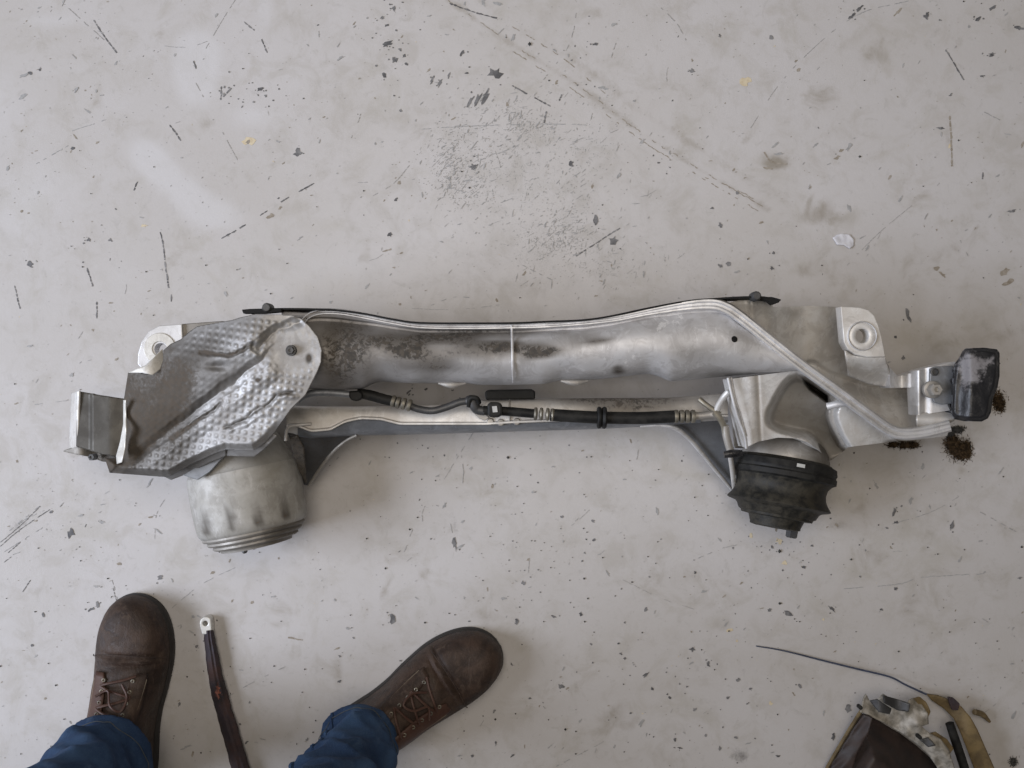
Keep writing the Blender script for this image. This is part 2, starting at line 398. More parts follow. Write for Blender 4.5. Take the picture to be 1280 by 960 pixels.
stain = (0.5*np.exp(-(ldist(diag, FX, FY)/6)**2) + 0.4*np.exp(-(ldist([(p[0]+22, p[1]-12) for p in diag], FX, FY)/10)**2)
    + sum(k*blob(FX, FY, *b) for k, b in (
    (0.5, (1030, 120, 30, 25)), (0.45, (970, 200, 25, 14)), (0.7, (970, 205, 16, 7)), (0.5, (1090, 70, 40, 15)), (0.5, (1185, 175, 5, 32)), (0.5, (1045, 190, 12, 10)),
    (0.55, (1020, 270, 45, 14)), (0.35, (1040, 340, 60, 30)), (0.5, (1175, 435, 25, 22)), (0.8, (1190, 555, 28, 22)), (0.8, (1135, 553, 30, 8)), (0.8, (1246, 500, 16, 18)),
    (0.45, (1050, 655, 18, 10)), (0.4, (1090, 690, 30, 25)), (0.4, (910, 785, 20, 12)), (0.35, (780, 640, 40, 20)), (0.45, (780, 905, 20, 12)), (0.4, (840, 720, 60, 30)),
    (0.35, (180, 640, 25, 15)), (0.4, (60, 100, 25, 15)), (0.5, (338, 270, 8, 6)), (0.35, (260, 155, 18, 10)), (0.3, (700, 200, 40, 30)), (0.4, (500, 700, 40, 14)), (0.3, (390, 820, 50, 30)),
    (0.35, (1150, 330, 40, 30)), (0.4, (1255, 350, 12, 10)), (0.45, (985, 640, 8, 20)), (0.35, (700, 850, 90, 40)), (0.25, (1200, 720, 80, 60)))))
smudge = sum(k*blob(FX, FY, *b) for k, b in ((0.7, (925, 945, 16, 12)), (0.35, (1025, 872, 22, 11)), (0.5, (1046, 657, 20, 8)), (0.5, (490, 772, 10, 14)), (0.5, (568, 655, 6, 30, 10)),
    (0.5, (25, 655, 30, 12, 25)), (0.5, (227, 347, 6, 6)), (0.35, (767, 300, 9, 9)), (0.4, (1190, 575, 12, 10)), (0.35, (30, 95, 14, 12)), (0.4, (320, 115, 22, 8))))
scuff = (sum(k*blob(FX, FY, *b) for k, b in ((1.0, (575, 215, 40, 45, 35)), (0.95, (640, 165, 50, 40)), (1.0, (700, 290, 45, 40)), (0.85, (655, 240, 70, 55)), (0.8, (760, 335, 60, 26)),
    (0.8, (745, 185, 60, 35)), (0.6, (495, 95, 40, 60)), (0.5, (640, 330, 70, 30)), (0.5, (600, 130, 70, 60)), (0.45, (440, 320, 60, 50)), (0.5, (880, 330, 40, 30)))) + 0.22
    + 0.25*sstep(600, 760, FY)*sstep(1000, 400, FX))
rs = random.Random(3)
for _ in range(110): stain = stain + rs.uniform(.15, .5)*blob(FX, FY, rs.uniform(0, 1280), rs.uniform(0, 960), rs.uniform(4, 34), rs.uniform(3, 14), rs.uniform(0, 90))
for _ in range(26): smudge = smudge + rs.uniform(.15, .4)*blob(FX, FY, rs.uniform(0, 1280), rs.uniform(0, 960), rs.uniform(3, 16), rs.uniform(2, 7), rs.uniform(0, 90))
fattr('pale', pale); fattr('stain', stain); fattr('smudge', smudge); fattr('scuff', scuff)
floor = bpy.data.objects.new('floor', me); COL.objects.link(floor); floor['kind'] = 'structure'

# chips, scratches and drips in the paint, traced one by one
class Marks:
    def __init__(s): s.v = []; s.f = []; s.k = 0
    def poly(s, pts):
        s.k += 1; z = 0.0003 + (s.k % 400)*1.2e-6; b = len(s.v)
        for x, y in pts: s.v.append(P(x, y, z))
        s.f.append(tuple(range(b, b+len(pts)))[::-1])
    def dot(s, x, y, rx, ry=None, ang=0):
        ry = ry or rx; n = 11 if rx > 2 else 7; a = math.radians(ang); c, sn = math.cos(a), math.sin(a); pts = []
        for q in np.linspace(0, 2*math.pi, n, endpoint=False):
            r = random.choice((.45, .7, .85, 1.0, 1.1, 1.3)) if rx > 1.2 else random.uniform(.6, 1.2); u, v = rx*r*math.cos(q), ry*r*math.sin(q)
            pts.append((x + u*c + v*sn, y - u*sn + v*c))
        s.poly(pts)
    def line(s, pts, w, gap=0.15, jit=0.5):
        pts = catmull(pts, 6) if len(pts) > 2 else np.array([np.array(pts[0])*(1-t) + np.array(pts[1])*t for t in np.linspace(0, 1, 8)])
        L = np.hypot(*(pts[1:] - pts[:-1]).T); T = np.concatenate([[0], np.cumsum(L)]); tot = T[-1]; t = 0
        while t < tot:
            seg = random.uniform(3, 9); e = min(t+seg, tot)
            if random.random() > gap and e - t > 0.6:
                xa, ya = np.interp(t, T, pts[:, 0]), np.interp(t, T, pts[:, 1]); xb, yb = np.interp(e, T, pts[:, 0]), np.interp(e, T, pts[:, 1])
                l = math.hypot(xb-xa, yb-ya) + 1e-6; nx_, ny_ = -(yb-ya)/l, (xb-xa)/l; j = lambda: random.uniform(-jit, jit)
                wa, wb, wm = w*random.uniform(.3, 1), w*random.uniform(.3, 1), w*random.uniform(.7, 1.2); xm, ym = (xa+xb)/2 + nx_*j(), (ya+yb)/2 + ny_*j()
                s.poly([(xa+nx_*wa/2, ya+ny_*wa/2), (xm+nx_*wm/2, ym+ny_*wm/2), (xb+nx_*wb/2, yb+ny_*wb/2), (xb-nx_*wb/2, yb-ny_*wb/2), (xm-nx_*wm/2, ym-ny_*wm/2), (xa-nx_*wa/2, ya-ny_*wa/2)])
            t = e + random.uniform(0, 1.0)
    def build(s, name, mat):
        o = mkobj(name, s.v, s.f, mat, floor, False); o['kind'] = 'stuff'; return o
D, G, B, C = Marks(), Marks(), Marks(), Marks()
for a in ([(117, 25), (130, 45), (146, 66)], [(327, 49), (334, 66)], [(305, 27), (318, 38)], [(277, 103), (276, 125)], [(279, 121), (293, 106)], [(212, 156), (219, 165), (226, 176)],
          [(200, 290), (204, 306), (206, 325)], [(206, 327), (211, 360)], [(214, 368), (214, 382)], [(107, 329), (116, 358)], [(18, 357), (25, 386)], [(121, 377), (121, 398)], [(172, 227), (167, 238)],
          [(242, 76), (245, 86)], [(1182, 62), (1190, 75), (1205, 100)], [(640, 107), (662, 119)], [(668, 122), (688, 133)], [(720, 320), (748, 302), (775, 285)], [(1229, 210), (1228, 224)],
          [(562, 4), (595, 16), (627, 24)], [(683, 139), (680, 155)], [(702, 118), (699, 126)]): D.line(a, 2.1, 0.06)
for a in ([(270, 302), (310, 279), (355, 250), (400, 225)],): D.line(a, 1.8, 0.35)
for a in ([(82, 166), (110, 157), (134, 149)], [(45, 205), (85, 182)], [(266, 292), (280, 283)], [(1140, 0), (1065, 22), (985, 92), (938, 160)], [(1055, 736), (1125, 730), (1150, 722), (1230, 717)],
          [(695, 958), (755, 927)], [(140, 725), (150, 762)], [(0, 672), (30, 650), (55, 638)], [(5, 690), (60, 655)], [(15, 660), (50, 632)], [(0, 700), (25, 690)], [(520, 650), (505, 690)], [(560, 640), (570, 690)],
          [(520, 162), (600, 157), (700, 155), (740, 157)], [(600, 200), (650, 180), (680, 155)], [(550, 200), (590, 195), (635, 190)], [(693, 186), (730, 172)], [(690, 245), (725, 215)], [(640, 325), (690, 350)],
          [(596, 915), (608, 895)], [(662, 700), (660, 716)], [(1200, 300), (1210, 320)], [(1230, 140), (1250, 150)], [(1225, 640), (1280, 670)], [(85, 10), (130, 50)]): G.line(a, 1.0, 0.4)
for a in (diag, [(p[0]-5, p[1]+6) for p in diag[1:]], [(640, 33), (700, 70), (760, 120)], [(870, 218), (910, 232), (945, 250)]): B.line(a, 1.1, 0.5, 1.5)
for a in ([(955, 190), (965, 203), (984, 205)], [(1187, 145), (1189, 175), (1190, 208)], [(360, 797), (378, 800)], [(473, 316), (490, 311)]): B.line(a, 2.4, 0.1)
for x, y, rx, ry, an in ((620, 92, 9, 7, 0), (607, 120, 10, 2.6, 62), (597, 124, 11, 2.6, 62), (588, 127, 8, 2.2, 58), (540, 100, 5, 1.8, 60), (550, 104, 6, 2, 60), (561, 95, 4, 1.4, 65), (577, 67, 4, 1.5, 60),
        (485, 55, 8, 3, 25), (494, 75, 4, 4, 0), (505, 70, 2.4, 2.4, 0), (480, 95, 3, 3.6, 0), (484, 31, 3, 2, 30), (492, 10, 2, 4, 0), (500, 62, 2.4, 2, 0), (478, 22, 3, 1.5, 30), (508, 80, 2, 2, 0),
        (372, 191, 5, 5, 0), (37, 330, 4, 4.5, 0), (111, 299, 3.2, 2.6, 0), (138, 300, 2.6, 2, 0), (91, 185, 2.5, 2, 0), (50, 87, 2, 2, 0), (38, 91, 3, 2, 0), (325, 112, 4, 2.5, 20), (332, 120, 2, 2, 0),
        (487, 293, 3, 2.6, 0), (495, 249, 2.4, 2.4, 0), (500, 138, 2.5, 2, 0), (584, 91, 3, 2, 0), (592, 209, 6, 3.4, 10), (714, 205, 3, 4, 0), (744, 277, 3, 7, 0), (767, 300, 5, 6, 0), (900, 332, 3, 3, 0), (910, 330, 3, 3, 0),
        (965, 335, 3, 2.4, 0), (967, 316, 2, 2, 0), (901, 281, 3, 3, 0), (890, 260, 2.5, 2, 0), (922, 241, 2.5, 2.5, 0), (865, 88, 4, 2.4, 0), (900, 45, 2.4, 2.4, 0), (964, 47, 2.6, 2.6, 0), (744, 55, 4, 1.6, 0),
        (1240, 68, 5, 2.4, 20), (1228, 95, 3, 1.6, 0), (1188, 119, 3, 1.4, 40), (1175, 160, 5, 1.6, -10), (1240, 10, 5, 2, 35), (1222, 24, 5, 2, 35), (1275, 35, 6, 2, -10), (1075, 10, 6, 2, 45), (1065, 20, 5, 2, 30),
        (1135, 395, 3, 8, 15), (1129, 447, 2.4, 2.6, 0), (1158, 20, 3, 4, 0), (1265, 264, 5, 2, 10), (1118, 640, 3, 5, -20), (1120, 421, 2, 2, 0),
        (702, 646, 2, 2.4, 0), (741, 652, 3, 2.2, -30), (742, 675, 2, 2.2, 0), (731, 691, 1.6, 1.6, 0), (812, 721, 2, 1.6, 0), (869, 716, 2, 1.6, 0), (654, 729, 2.6, 3, 0), (807, 762, 3, 2, 50), (781, 778, 1.6, 1.6, 0), (726, 768, 2.4, 2.4, 0),
        (692, 771, 4, 1.6, -20), (646, 778, 3, 2.4, 30), (865, 812, 4, 2.6, -35), (885, 830, 3, 4.4, 20), (923, 850, 3, 2.6, -30), (938, 861, 2.4, 2.4, 0), (910, 872, 2.4, 2, 0), (776, 817, 2.4, 2, 0), (781, 823, 2.4, 1.6, 0), (807, 844, 5, 2, 40),
        (701, 858, 4, 3, 0), (662, 873, 2, 2.6, 0), (815, 861, 2, 2, 0), (837, 872, 2, 2, 0), (869, 887, 3, 2, 0), (850, 935, 3, 2, -20), (844, 925, 2, 2.4, 0), (882, 919, 1.6, 2, 0), (920, 922, 3, 1.4, 0), (900, 935, 2, 3, 0), (972, 945, 3, 1.4, 0),
        (985, 767, 5, 3, -25), (962, 762, 3, 2, 10), (1005, 709, 3, 2, 0), (1015, 682, 2, 1.6, 0), (965, 684, 2.4, 2.4, 0), (1075, 721, 1.6, 1.6, 0), (1120, 653, 3, 2, 0), (1109, 660, 2.4, 1.6, 0), (1190, 656, 3, 5, -25), (1275, 722, 3, 2.4, 0), (1120, 736, 2.6, 2, 0), (1040, 761, 5, 2, -50), (1102, 762, 2, 1.6, 0),
        (1000, 858, 2, 4, 15), (1060, 885, 4, 5, 0), (1042, 920, 3, 5, -20), (88, 667, 5, 6, 20), (200, 722, 4, 3, 0), (64, 640, 3, 1.6, 40), (246, 808, 3.4, 1.6, 20), (566, 488, 2, 1.6, 0), (510, 491, 4, 1.6, 40), (533, 486, 3, 1.4, 30), (568, 680, 4, 7, 10),
        (490, 773, 4, 6, 0), (442, 797, 2, 2, 0), (425, 820, 2, 2, 0), (424, 852, 3, 1.6, 30), (501, 826, 1.6, 1.6, 0), (645, 779, 3, 2, 30), (646, 775, 2, 2, 0), (618, 889, 3, 1.6, 60), (113, 762, 4, 2, 40), (122, 755, 2, 4, 0), (40, 807, 2, 2, 0), (54, 769, 2, 3, 0),
        (384, 924, 3, 1.6, 40), (300, 905, 2, 1.4, 0), (312, 878, 2, 2, 0), (308, 928, 3, 1.4, 30), (224, 881, 2, 3, -20), (640, 945, 3, 1.4, 40), (620, 930, 1.4, 3, 0), (590, 945, 2, 2, 0)):
    D.dot(x, y, rx, ry, an)
    if max(rx, ry) > 3:
        for _ in range(random.randint(1, 4)): D.dot(x + random.gauss(0, rx*1.1 + 1), y + random.gauss(0, ry*1.1 + 1), random.uniform(.4, 1.3), None, 0)
for x, y, rx, ry, an in ((310, 178, 3.4, 2, 40), (338, 270, 5, 3, 30), (1257, 340, 6, 4, 30), (1260, 353, 8, 3, 25), (1172, 335, 4, 3, 0), (1178, 343, 5, 2, -40), (660, 700, 3, 2, 0), (1004, 709, 3, 2, 0), (1122, 15, 6, 2, 45), (985, 640, 3, 3, 0), (350, 260, 3, 1.5, 30), (960, 210, 6, 2, -10), (1046, 197, 4, 2, 20), (1052, 188, 3, 2, 20), (500, 380, 2, 2, 0)):
    B.dot(x, y, rx, ry, an)
for x, y, rx, ry, an in ((310, 177, 8, 5.5, 10), (932, 102, 6, 6, 0), (974, 676, 4, 4, 0), (980, 704, 3, 3.4, 0), (939, 669, 2, 3, 0), (912, 788, 4, 3, 20), (921, 801, 2, 1.6, 0), (964, 880, 2.6, 3, 0), (1187, 183, 2, 4, 0), (180, 282, 4, 2.4, 0), (803, 892, 1.6, 1.6, 0), (1029, 774, 1.6, 1.6, 0)):
    C.dot(x, y, rx, ry, an)
def scatter(mk, n, lo, hi, el=1.0, seed=0):
    k = 0
    while k < n:
        x, y = random.uniform(-30, 1310), random.uniform(-30, 990)
        if random.random() > 0.22 + 0.9*max(0, float(wob(np.array([x]), np.array([y]), 260, seed)[0]))**1.3: continue
        r = lo*(hi/lo)**(random.random()**4.0); k += 1
        mk.dot(x, y, r*random.uniform(1, el), r*random.uniform(0.4, 1), random.gauss(45, 40))
scatter(D, 260, 0.35, 1.7, 2.0, 0); scatter(G, 1900, 0.35, 2.6, 3.0, 1); scatter(B, 1300, 0.35, 2.2, 2.2, 2); scatter(C, 70, 0.4, 1.4, 1.5, 3)
for _ in range(60):
    x, y, a = random.uniform(0, 1280), random.uniform(0, 960), random.gauss(0.75, 0.6); L = random.choice((12, 20, 35, 60, 110)); c_ = random.uniform(-.25, .25)*L
    G.line([(x, y), (x + L*.5*math.cos(a) - c_*.5*math.sin(a), y - L*.5*math.sin(a) - c_*.5*math.cos(a)), (x + L*math.cos(a), y - L*math.sin(a))], random.uniform(.5, 1.0), 0.45, .4)
for a in ([(0, 683), (25, 662), (62, 637)], [(0, 678), (22, 660), (50, 633)], [(10, 691), (25, 678)], [(5, 703), (14, 696)], [(28, 740), (38, 725)], [(193, 662), (206, 659)], [(139, 727), (146, 754)]): D.line(a, 1.0, 0.12, .4)
for cx, cy, sx_, sy_, n in ((320, 115, 22, 8, 26), (495, 60, 16, 40, 30), (690, 700, 50, 40, 40), (840, 870, 60, 50, 40), (600, 560, 150, 20, 30), (990, 690, 40, 25, 30), (830, 200, 10, 8, 10), (735, 65, 10, 30, 14)):
    for _ in range(n): D.dot(random.gauss(cx, sx_), random.gauss(cy, sy_), random.uniform(.5, 1.4), None, random.uniform(0, 90))
for cx, cy, sx_, sy_, n in ((560, 200, 12, 16, 120), (590, 235, 14, 12, 90), (700, 300, 14, 14, 120), (650, 150, 18, 12, 90), (572, 212, 26, 34, 330), (640, 160, 40, 28, 220), (700, 290, 32, 30, 300), (760, 335, 40, 18, 120), (660, 230, 60, 50, 260), (745, 190, 40, 30, 100)):
    for _ in range(n): G.dot(random.gauss(cx, sx_), random.gauss(cy, sy_), 0.5*(12**(random.random()**2.2)), 0.22*(4.5**(random.random()**1.6)), random.choice((40, 55, 10, 80)) + random.gauss(0, 12))
C.build('paint_speck', 'mark_cream'); B.build('stain_fleck', 'mark_brown'); G.build('scuff_mark', 'mark_grey'); D.build('paint_scratch', 'mark_dark')

# ------------------------------------------------------------------ SUBFRAME
sub = thing('axle_subframe', 'long aluminium axle subframe with dimpled heat shield and two round mounts on the floor', 'subframe', P(640, 520, 0.0))

top_e = [(350, 388), (385, 390), (397, 388), (420, 389), (455, 394), (491, 401), (526, 406), (600, 406), (650, 406), (682, 404), (729, 402), (764, 397), (811, 387), (858, 379), (893, 378), (908, 381), (920, 388), (940, 404), (965, 425), (1006, 459)]
bot_e = [(350, 486), (385, 487), (420, 488), (455, 486), (465, 480), (476, 477), (514, 479), (580, 479), (601, 481), (640, 481), (680, 480), (701, 475), (733, 475), (759, 473), (792, 469), (811, 467), (825, 471), (837, 477), (860, 475), (900, 471), (960, 466), (1006, 463)]
prof = [(0.0, .198), (0.015, .203), (0.05, .204), (0.075, .203), (0.10, .197), (0.13, .197), (0.17, .203), (0.24, .211), (0.36, .217), (0.48, .219), (0.62, .218), (0.74, .213), (0.84, .204), (0.92, .192), (0.97, .176), (0.995, .158), (1.0, .14), (0.97, .12), (0.9, .108), (0.5, .10), (0.1, .105), (0.0, .12), (-0.01, .16)]
rows = []
for x in np.arange(352, 1005, 4.0):
    yt, yb = float(smooth_interp(top_e, x, 5)), float(smooth_interp(bot_e, x, 4))
    k = float(sstep(1010, 900, x)); dip = -0.006*math.exp(-((x-640)/130)**2)
    row = []
    for v, z in prof:
        zz = .20 + (z - .20)*(0.35 + 0.65*k) + dip*(1 if z > .15 else 0)
        if 0.15 < v < 0.95 and z > .15: zz += 0.0035*float(wob(np.array([x*1.0]), np.array([v*85.0]), 150, 1)[0])
        row.append(P(x, yt + (yb-yt)*v, zz))
    rows.append(row)
def beam_grime(X, Y):
    g = 0.30*sstep(760, 400, X) + 0.05 + 0.08*wob(X, Y, 55, 2)
    for k, b in ((0.75, (555, 421, 42, 4)), (0.65, (510, 438, 26, 9)), (0.45, (590, 438, 40, 10)), (0.75, (632, 433, 24, 6)), (0.35, (545, 456, 40, 8)), (0.5, (680, 436, 30, 7)), (0.65, (745, 425, 28, 5)), (0.95, (772, 462, 10, 6)), (0.5, (480, 425, 20, 6)), (0.5, (655, 447, 20, 5)),
                 (0.7, (675, 440, 20, 6)), (0.35, (430, 440, 40, 40)), (0.3, (860, 440, 40, 15)), (0.4, (910, 470, 60, 8)), (0.35, (640, 415, 60, 5)), (0.4, (580, 412, 60, 4))): g = g + k*blob(X, Y, *b)
    return g - 0.42*blob(X, Y, 784, 441, 20, 14) - 0.40*blob(X, Y, 763, 456, 12, 7) - 0.22*blob(X, Y, 850, 405, 60, 16)
beam = loft('crossbeam', rows, 'cast_aluminium', sub, grime_shade=beam_grime)
tube('weld_seam', [P(639.5, 407, .204), P(640, 415, .2055), P(640.5, 440, .2145), P(641, 460, .211), P(641.5, 472, .198), P(641.5, 478, .182)], [.0012, .0015, .0016, .0016, .0014, .001], 'cast_aluminium', beam, flat=0.7)
hl, hn = zat(beam, 918, 424)
lathe('drain_hole', hl, hn, [(-.004, .0038), (.0005, .0038), (.0006, .0034), (.0005, .0001)], 'black_plate', beam, 16)
for bx_, by_ in ((565, 478), (718, 475)):
    tube('bottom_lip', [P(bx_-17, by_+1, .160), P(bx_, by_+3, .162), P(bx_+17, by_+1, .160)], [.0015, .004, .0015], 'dull_aluminium', beam, flat=0.5)

# double ridge that borders the beam and runs out diagonally to the far tip
path = catmull([(376, 408, .200), (384, 396, .203), (400, 390, .205), (425, 390, .206), (455, 395, .206), (491, 402, .206), (526, 407, .206), (580, 408, .205), (650, 407, .205), (700, 405, .206), (764, 399, .209), (811, 390, .211), (858, 382, .213),
                (890, 380, .214), (908, 385, .214), (925, 396, .213), (960, 424, .211), (1003, 458, .208), (1050, 492, .199), (1090, 522, .188), (1112, 537, .18), (1128, 542, .176), (1155, 540, .172), (1188, 532, .168)], 5)
rows = []
for i, p in enumerate(path):
    a, b = path[max(i-1, 0)], path[min(i+1, len(path)-1)]; t = (b-a)[:2]; t /= np.linalg.norm(t); n_ = np.array([-t[1], t[0]])
    wd = 3.6 + 3.0*float(sstep(780, 900, p[0])) ; row = []
    for u, dz in ((-1.15, -.016), (-1.1, -.003), (-0.85, .0012), (-0.5, .0012), (-0.2, -.002), (0.2, -.0022), (0.5, .001), (0.85, .001), (1.1, -.004), (1.15, -.016)):
        q = p[:2] + n_*u*wd; row.append(P(q[0], q[1], p[2] + dz))
    rows.append(row)
loft('flange_rib', rows, 'bright_aluminium', sub, grime_shade=lambda X, Y: 0.25*sstep(560, 400, X) + 0.2*blob(X, Y, 560, 408, 90, 8))

# thin black plate standing behind the beam
pl = [(303, 389), (320, 387.5), (350, 386), (397, 386.5), (420, 387.5), (455, 392), (491, 399), (526, 403.5), (600, 404), (650, 403.5), (682, 402), (729, 400), (764, 395), (811, 385), (858, 376.5), (893, 373.5), (925, 371.5), (955, 371.5), (976, 375)]
cp = catmull(pl, 4); rows = []
for x, y in cp:
    th = 2.2 if 315 < x < 960 else 1.6
    top, bt = .214, .09
    q1 = P(x, y - th/2, top); q2 = P(x, y + th/2, top)
    if x < 345 or x > 905: bt = .17
    rows.append([q1, q2, (q2[0], q2[1], bt), (q1[0], q1[1], bt)])
bp = loft('back_plate', rows, 'black_plate', sub, smooth=False)
prism('plate_hook', [(952, 371), (965, 371), (976, 374), (974, 378), (966, 381), (961, 377), (953, 374)], .213, .012, 'black_plate', bp)
prism('plate_end', [(302, 387), (312, 386), (330, 385.5), (352, 385), (352, 390), (330, 392), (304, 392)], .2155, .01, 'black_plate', bp)
for bx_, by_ in ((336, 385.5), (943, 371)):
    lathe('plate_bolt', P(bx_, by_, .206), (0, 0, 1), [(-.004, .006), (.009, .006), (.012, .004), (.012, .001)], 'dark_steel', bp, 12)

# outer plate beyond the rib, with folds and the tab
side = [(905, 380), (925, 375), (962, 376), (967, 384), (1012, 382), (1052, 384), (1058, 440), (1062, 447), (1107, 450), (1110, 466), (1122, 474), (1132, 470), (1143, 468), (1150, 490), (1152, 522), (1146, 534), (1128, 540), (1105, 528), (1050, 488), (1000, 450), (940, 404)]
arc = [(900, 452), (1000, 455), (1012, 449), (1018, 450), (1036, 462), (1058, 470), (1085, 479), (1107, 483), (1145, 481)]
def side_z(X, Y):
    ya = np.interp(X, [p[0] for p in arc], [p[1] for p in arc])
    up = .180 - .0006*(X-940).clip(0, 200)*0.5 + .004*np.exp(-((X-941)/5)**2) - .012*sstep(1010, 1050, X) - .010*sstep(958, 990, X)*sstep(1030, 1000, X) - .0004*(Y-380).clip(0, 80)
    lo = up - .012 + .046*sstep(0, 60, Y - ya)
    lo = lo + .004*sstep(1120, 1145, X)
    return np.where(Y > ya, up + (lo-up)*sstep(-1, 6, Y-ya), up) + .0012*wob(X, Y, 60, 2)
patch('outer_plate', side, side_z, 'pale_aluminium', sub, 2.0, drop=.045, grime_shade=lambda X, Y: 0.0 + 0.2*blob(X, Y, 990, 392, 16, 8) + 0.12*blob(X, Y, 1090, 465, 25, 12) + 0.10*blob(X, Y, 960, 400, 20, 20))
tab_poly = [(1051, 383), (1064, 383.5), (1076, 384.5), (1086, 387.5), (1093, 394), (1098, 406), (1102, 420), (1105, 434), (1107, 446), (1084, 446.5), (1070, 443.5), (1060, 437), (1055, 428)]
tab = prism('mounting_tab', tab_poly, .184, .020, 'pale_aluminium', sub, holes=[circ(1078, 420, 8, 20, 9)], bev=.001)
def ring(name, cx, cy, z, r1, r2, h, mat, parent):
    k = (CZ-z)/F; c = P(cx, cy, z)
    return lathe(name, c, (0, 0, 1), [(-.003, r1*k), (h*0.5, r1*k), (h, r1*k+.0008), (h, r2*k-.0008), (h*0.5, r2*k), (-.003, r2*k)], mat, parent, 36, caps=False)
ring('bolt_seat', 1077.5, 420, .184, 9, 16.5, .0012, 'pale_aluminium', tab)
ring('bolt_collar', 1077.5, 420, .1844, 16.9, 18.6, .0022, 'cast_aluminium', tab)
patch('tab_wall', [(1056, 438), (1066, 444), (1082, 447), (1107, 446.5), (1113, 470), (1109, 484), (1085, 480), (1060, 470)], lambda X, Y: .180 - .034*sstep(444, 486, Y) , 'pale_aluminium', sub, 2.0, .003, lambda X, Y: 0.08+0*X)
patch('tip_plate', [(1106, 449), (1112, 459), (1122, 470), (1131, 469), (1142, 465), (1158, 460), (1184, 454), (1194, 452), (1194, 512), (1148, 519), (1146, 484), (1112, 485), (1108, 470)],
      lambda X, Y: .140 + .02*np.exp(-((X-1112)/4)**2) + .014*sstep(1138, 1146, X) + .006*np.exp(-((X-1149)/4)**2) + .004*sstep(1155, 1165, X) - .012*np.exp(-((X-1127)/6)**2), 'bright_aluminium', sub, 1.5, drop=.030, grime_shade=lambda X, Y: 0.0 + 0.3*blob(X, Y, 1180, 470, 20, 12))
patch('tip_skirt', [(1146, 517), (1170, 514), (1194, 511), (1193, 526), (1184, 530), (1158, 534), (1146, 536)], lambda X, Y: .150 + .012*np.sin((Y-512)/8.0), 'pale_aluminium', sub, 1.5, .004, lambda X, Y: 0.1 + 0.9*blob(X, Y, 1192, 534, 14, 6))

# casting under the rib: pillar, pocket, side panel
cast = [(911, 474), (950, 469), (1003, 462), (1012, 467), (1050, 495), (1090, 525), (1112, 541), (1130, 546), (1186, 537), (1184, 545), (1150, 549), (1107, 553), (1060, 559), (1052, 566), (1036, 578), (1024, 563), (1010, 553), (995, 548), (972, 547), (948, 552), (931, 560), (927, 545), (918, 505)]
pocket = [(996, 466), (984, 471), (973, 484), (964, 500), (957, 516), (958, 531), (972, 541), (992, 546), (1012, 553), (1034, 584), (1066, 570), (1054, 540), (1047, 519), (1050, 499), (1022, 474)]
pocket = [tuple(q) for q in catmull(pocket + pocket[:1], 5)[:-1]]
hole = [(997, 468), (1010, 470), (1049, 494), (1047, 501), (1036, 505), (1012, 488)]
def cast_z(X, Y):
    z = .176 - .00030*(Y-470) - .028*sstep(1040, 1190, X)
    z = z + .004*np.exp(-((X-(938+.06*(Y-470)))/9)**2) - .0022*np.exp(-((X-947-.05*(Y-470))/2.0)**2)
    d = sdf(pocket, X, Y); z = z - .055*sstep(-1, 11, d)
    z = z - .022*sstep(500, 560, Y)*sstep(2, 14, d)
    dh = sdf(hole, X, Y); z = z - .05*sstep(-0.5, 5, dh)
    return z + .004*np.exp(-(ldist([(1088, 525), (1122, 551)], X, Y)/3)**2)
patch('knuckle_casting', cast, cast_z, 'pale_aluminium', sub, 1.5, drop=.035, grime_shade=
      lambda X, Y: 0.0 + 0.40*sstep(2, 12, sdf(pocket, X, Y)) + 0.3*sstep(0, 3, sdf(hole, X, Y)) + 0.7*blob(X, Y, 1118, 553, 14, 4))  # pocket and hole darkened as painted shade; the last blob is dirt
tube('pillar_edge', [P(910, 472, .185), P(916, 498, .18), (P(922, 520, .174)), P(931, 545, .166), P(933, 560, .160)], .0020, 'bright_aluminium', sub)
tube('pillar_edge', [P(914, 472, .182), P(919, 498, .178), (P(926, 520, .172)), P(933, 545, .165)], .0014, 'cast_aluminium', sub)
patch('pillar_web', [(911, 474), (918, 474), (934, 545), (932, 560), (918, 560), (914, 520)], lambda X, Y: .150 - .0005*(Y-470), 'dull_aluminium', sub, 1.5, .003, lambda X, Y: 0.3+0*X)
tube('casting_lug', [P(1034, 508, .160), P(1048, 505, .166), P(1062, 505, .168)], [.0045, .004, .0025], 'cast_aluminium', sub)

# pad and its bracket on the far tip
padb = prism('pad_bracket', [(1163, 461), (1170, 458), (1192, 457), (1194, 504), (1178, 506), (1168, 503), (1162, 490)], .170, .005, 'blue_steel', sub, bev=.001, grime_shade=lambda X, Y: 0.2+0*X)
bolt('bracket_bolt', 1165, 487, .171, 8.0, 'dull_aluminium', padb, True, .014)
lathe('bracket_hole', P(1168, 465, .1702), (0, 0, 1), [(-.002, .005), (.0012, .005), (.0016, .0035), (.0002, .003), (.0002, .0002)], 'dark_steel', padb, 14)
pad_o = [(1193, 455), (1199, 447), (1203, 439), (1207, 435.5), (1230, 434.5), (1246, 436.5), (1249.5, 441), (1249.5, 470), (1247, 484), (1241, 499), (1239, 515), (1235, 523), (1227, 527), (1205, 526.5), (1193, 524), (1188.5, 516), (1189, 498), (1190, 478)]
def pad_z(X, Y): return .205 + .006*sstep(0, 6, sdf(pad_o, X, Y)) - .012*sstep(1215, 1195, X) + .0008*wob(X, Y, 30, 1) - .004*blob(X, Y, 1205, 470, 8, 20)
s = NT('worn_pad'); aa = s.noise(110, 7, 0.7, 0.5); bb = s.noise(400, 3, 0.6)
gm = s.ramp(s.math('ADD', s.attr('grime_shade'), s.math('MULTIPLY', s.math('SUBTRACT', aa, 0.5), 2.2)), 0.3, 0.85)
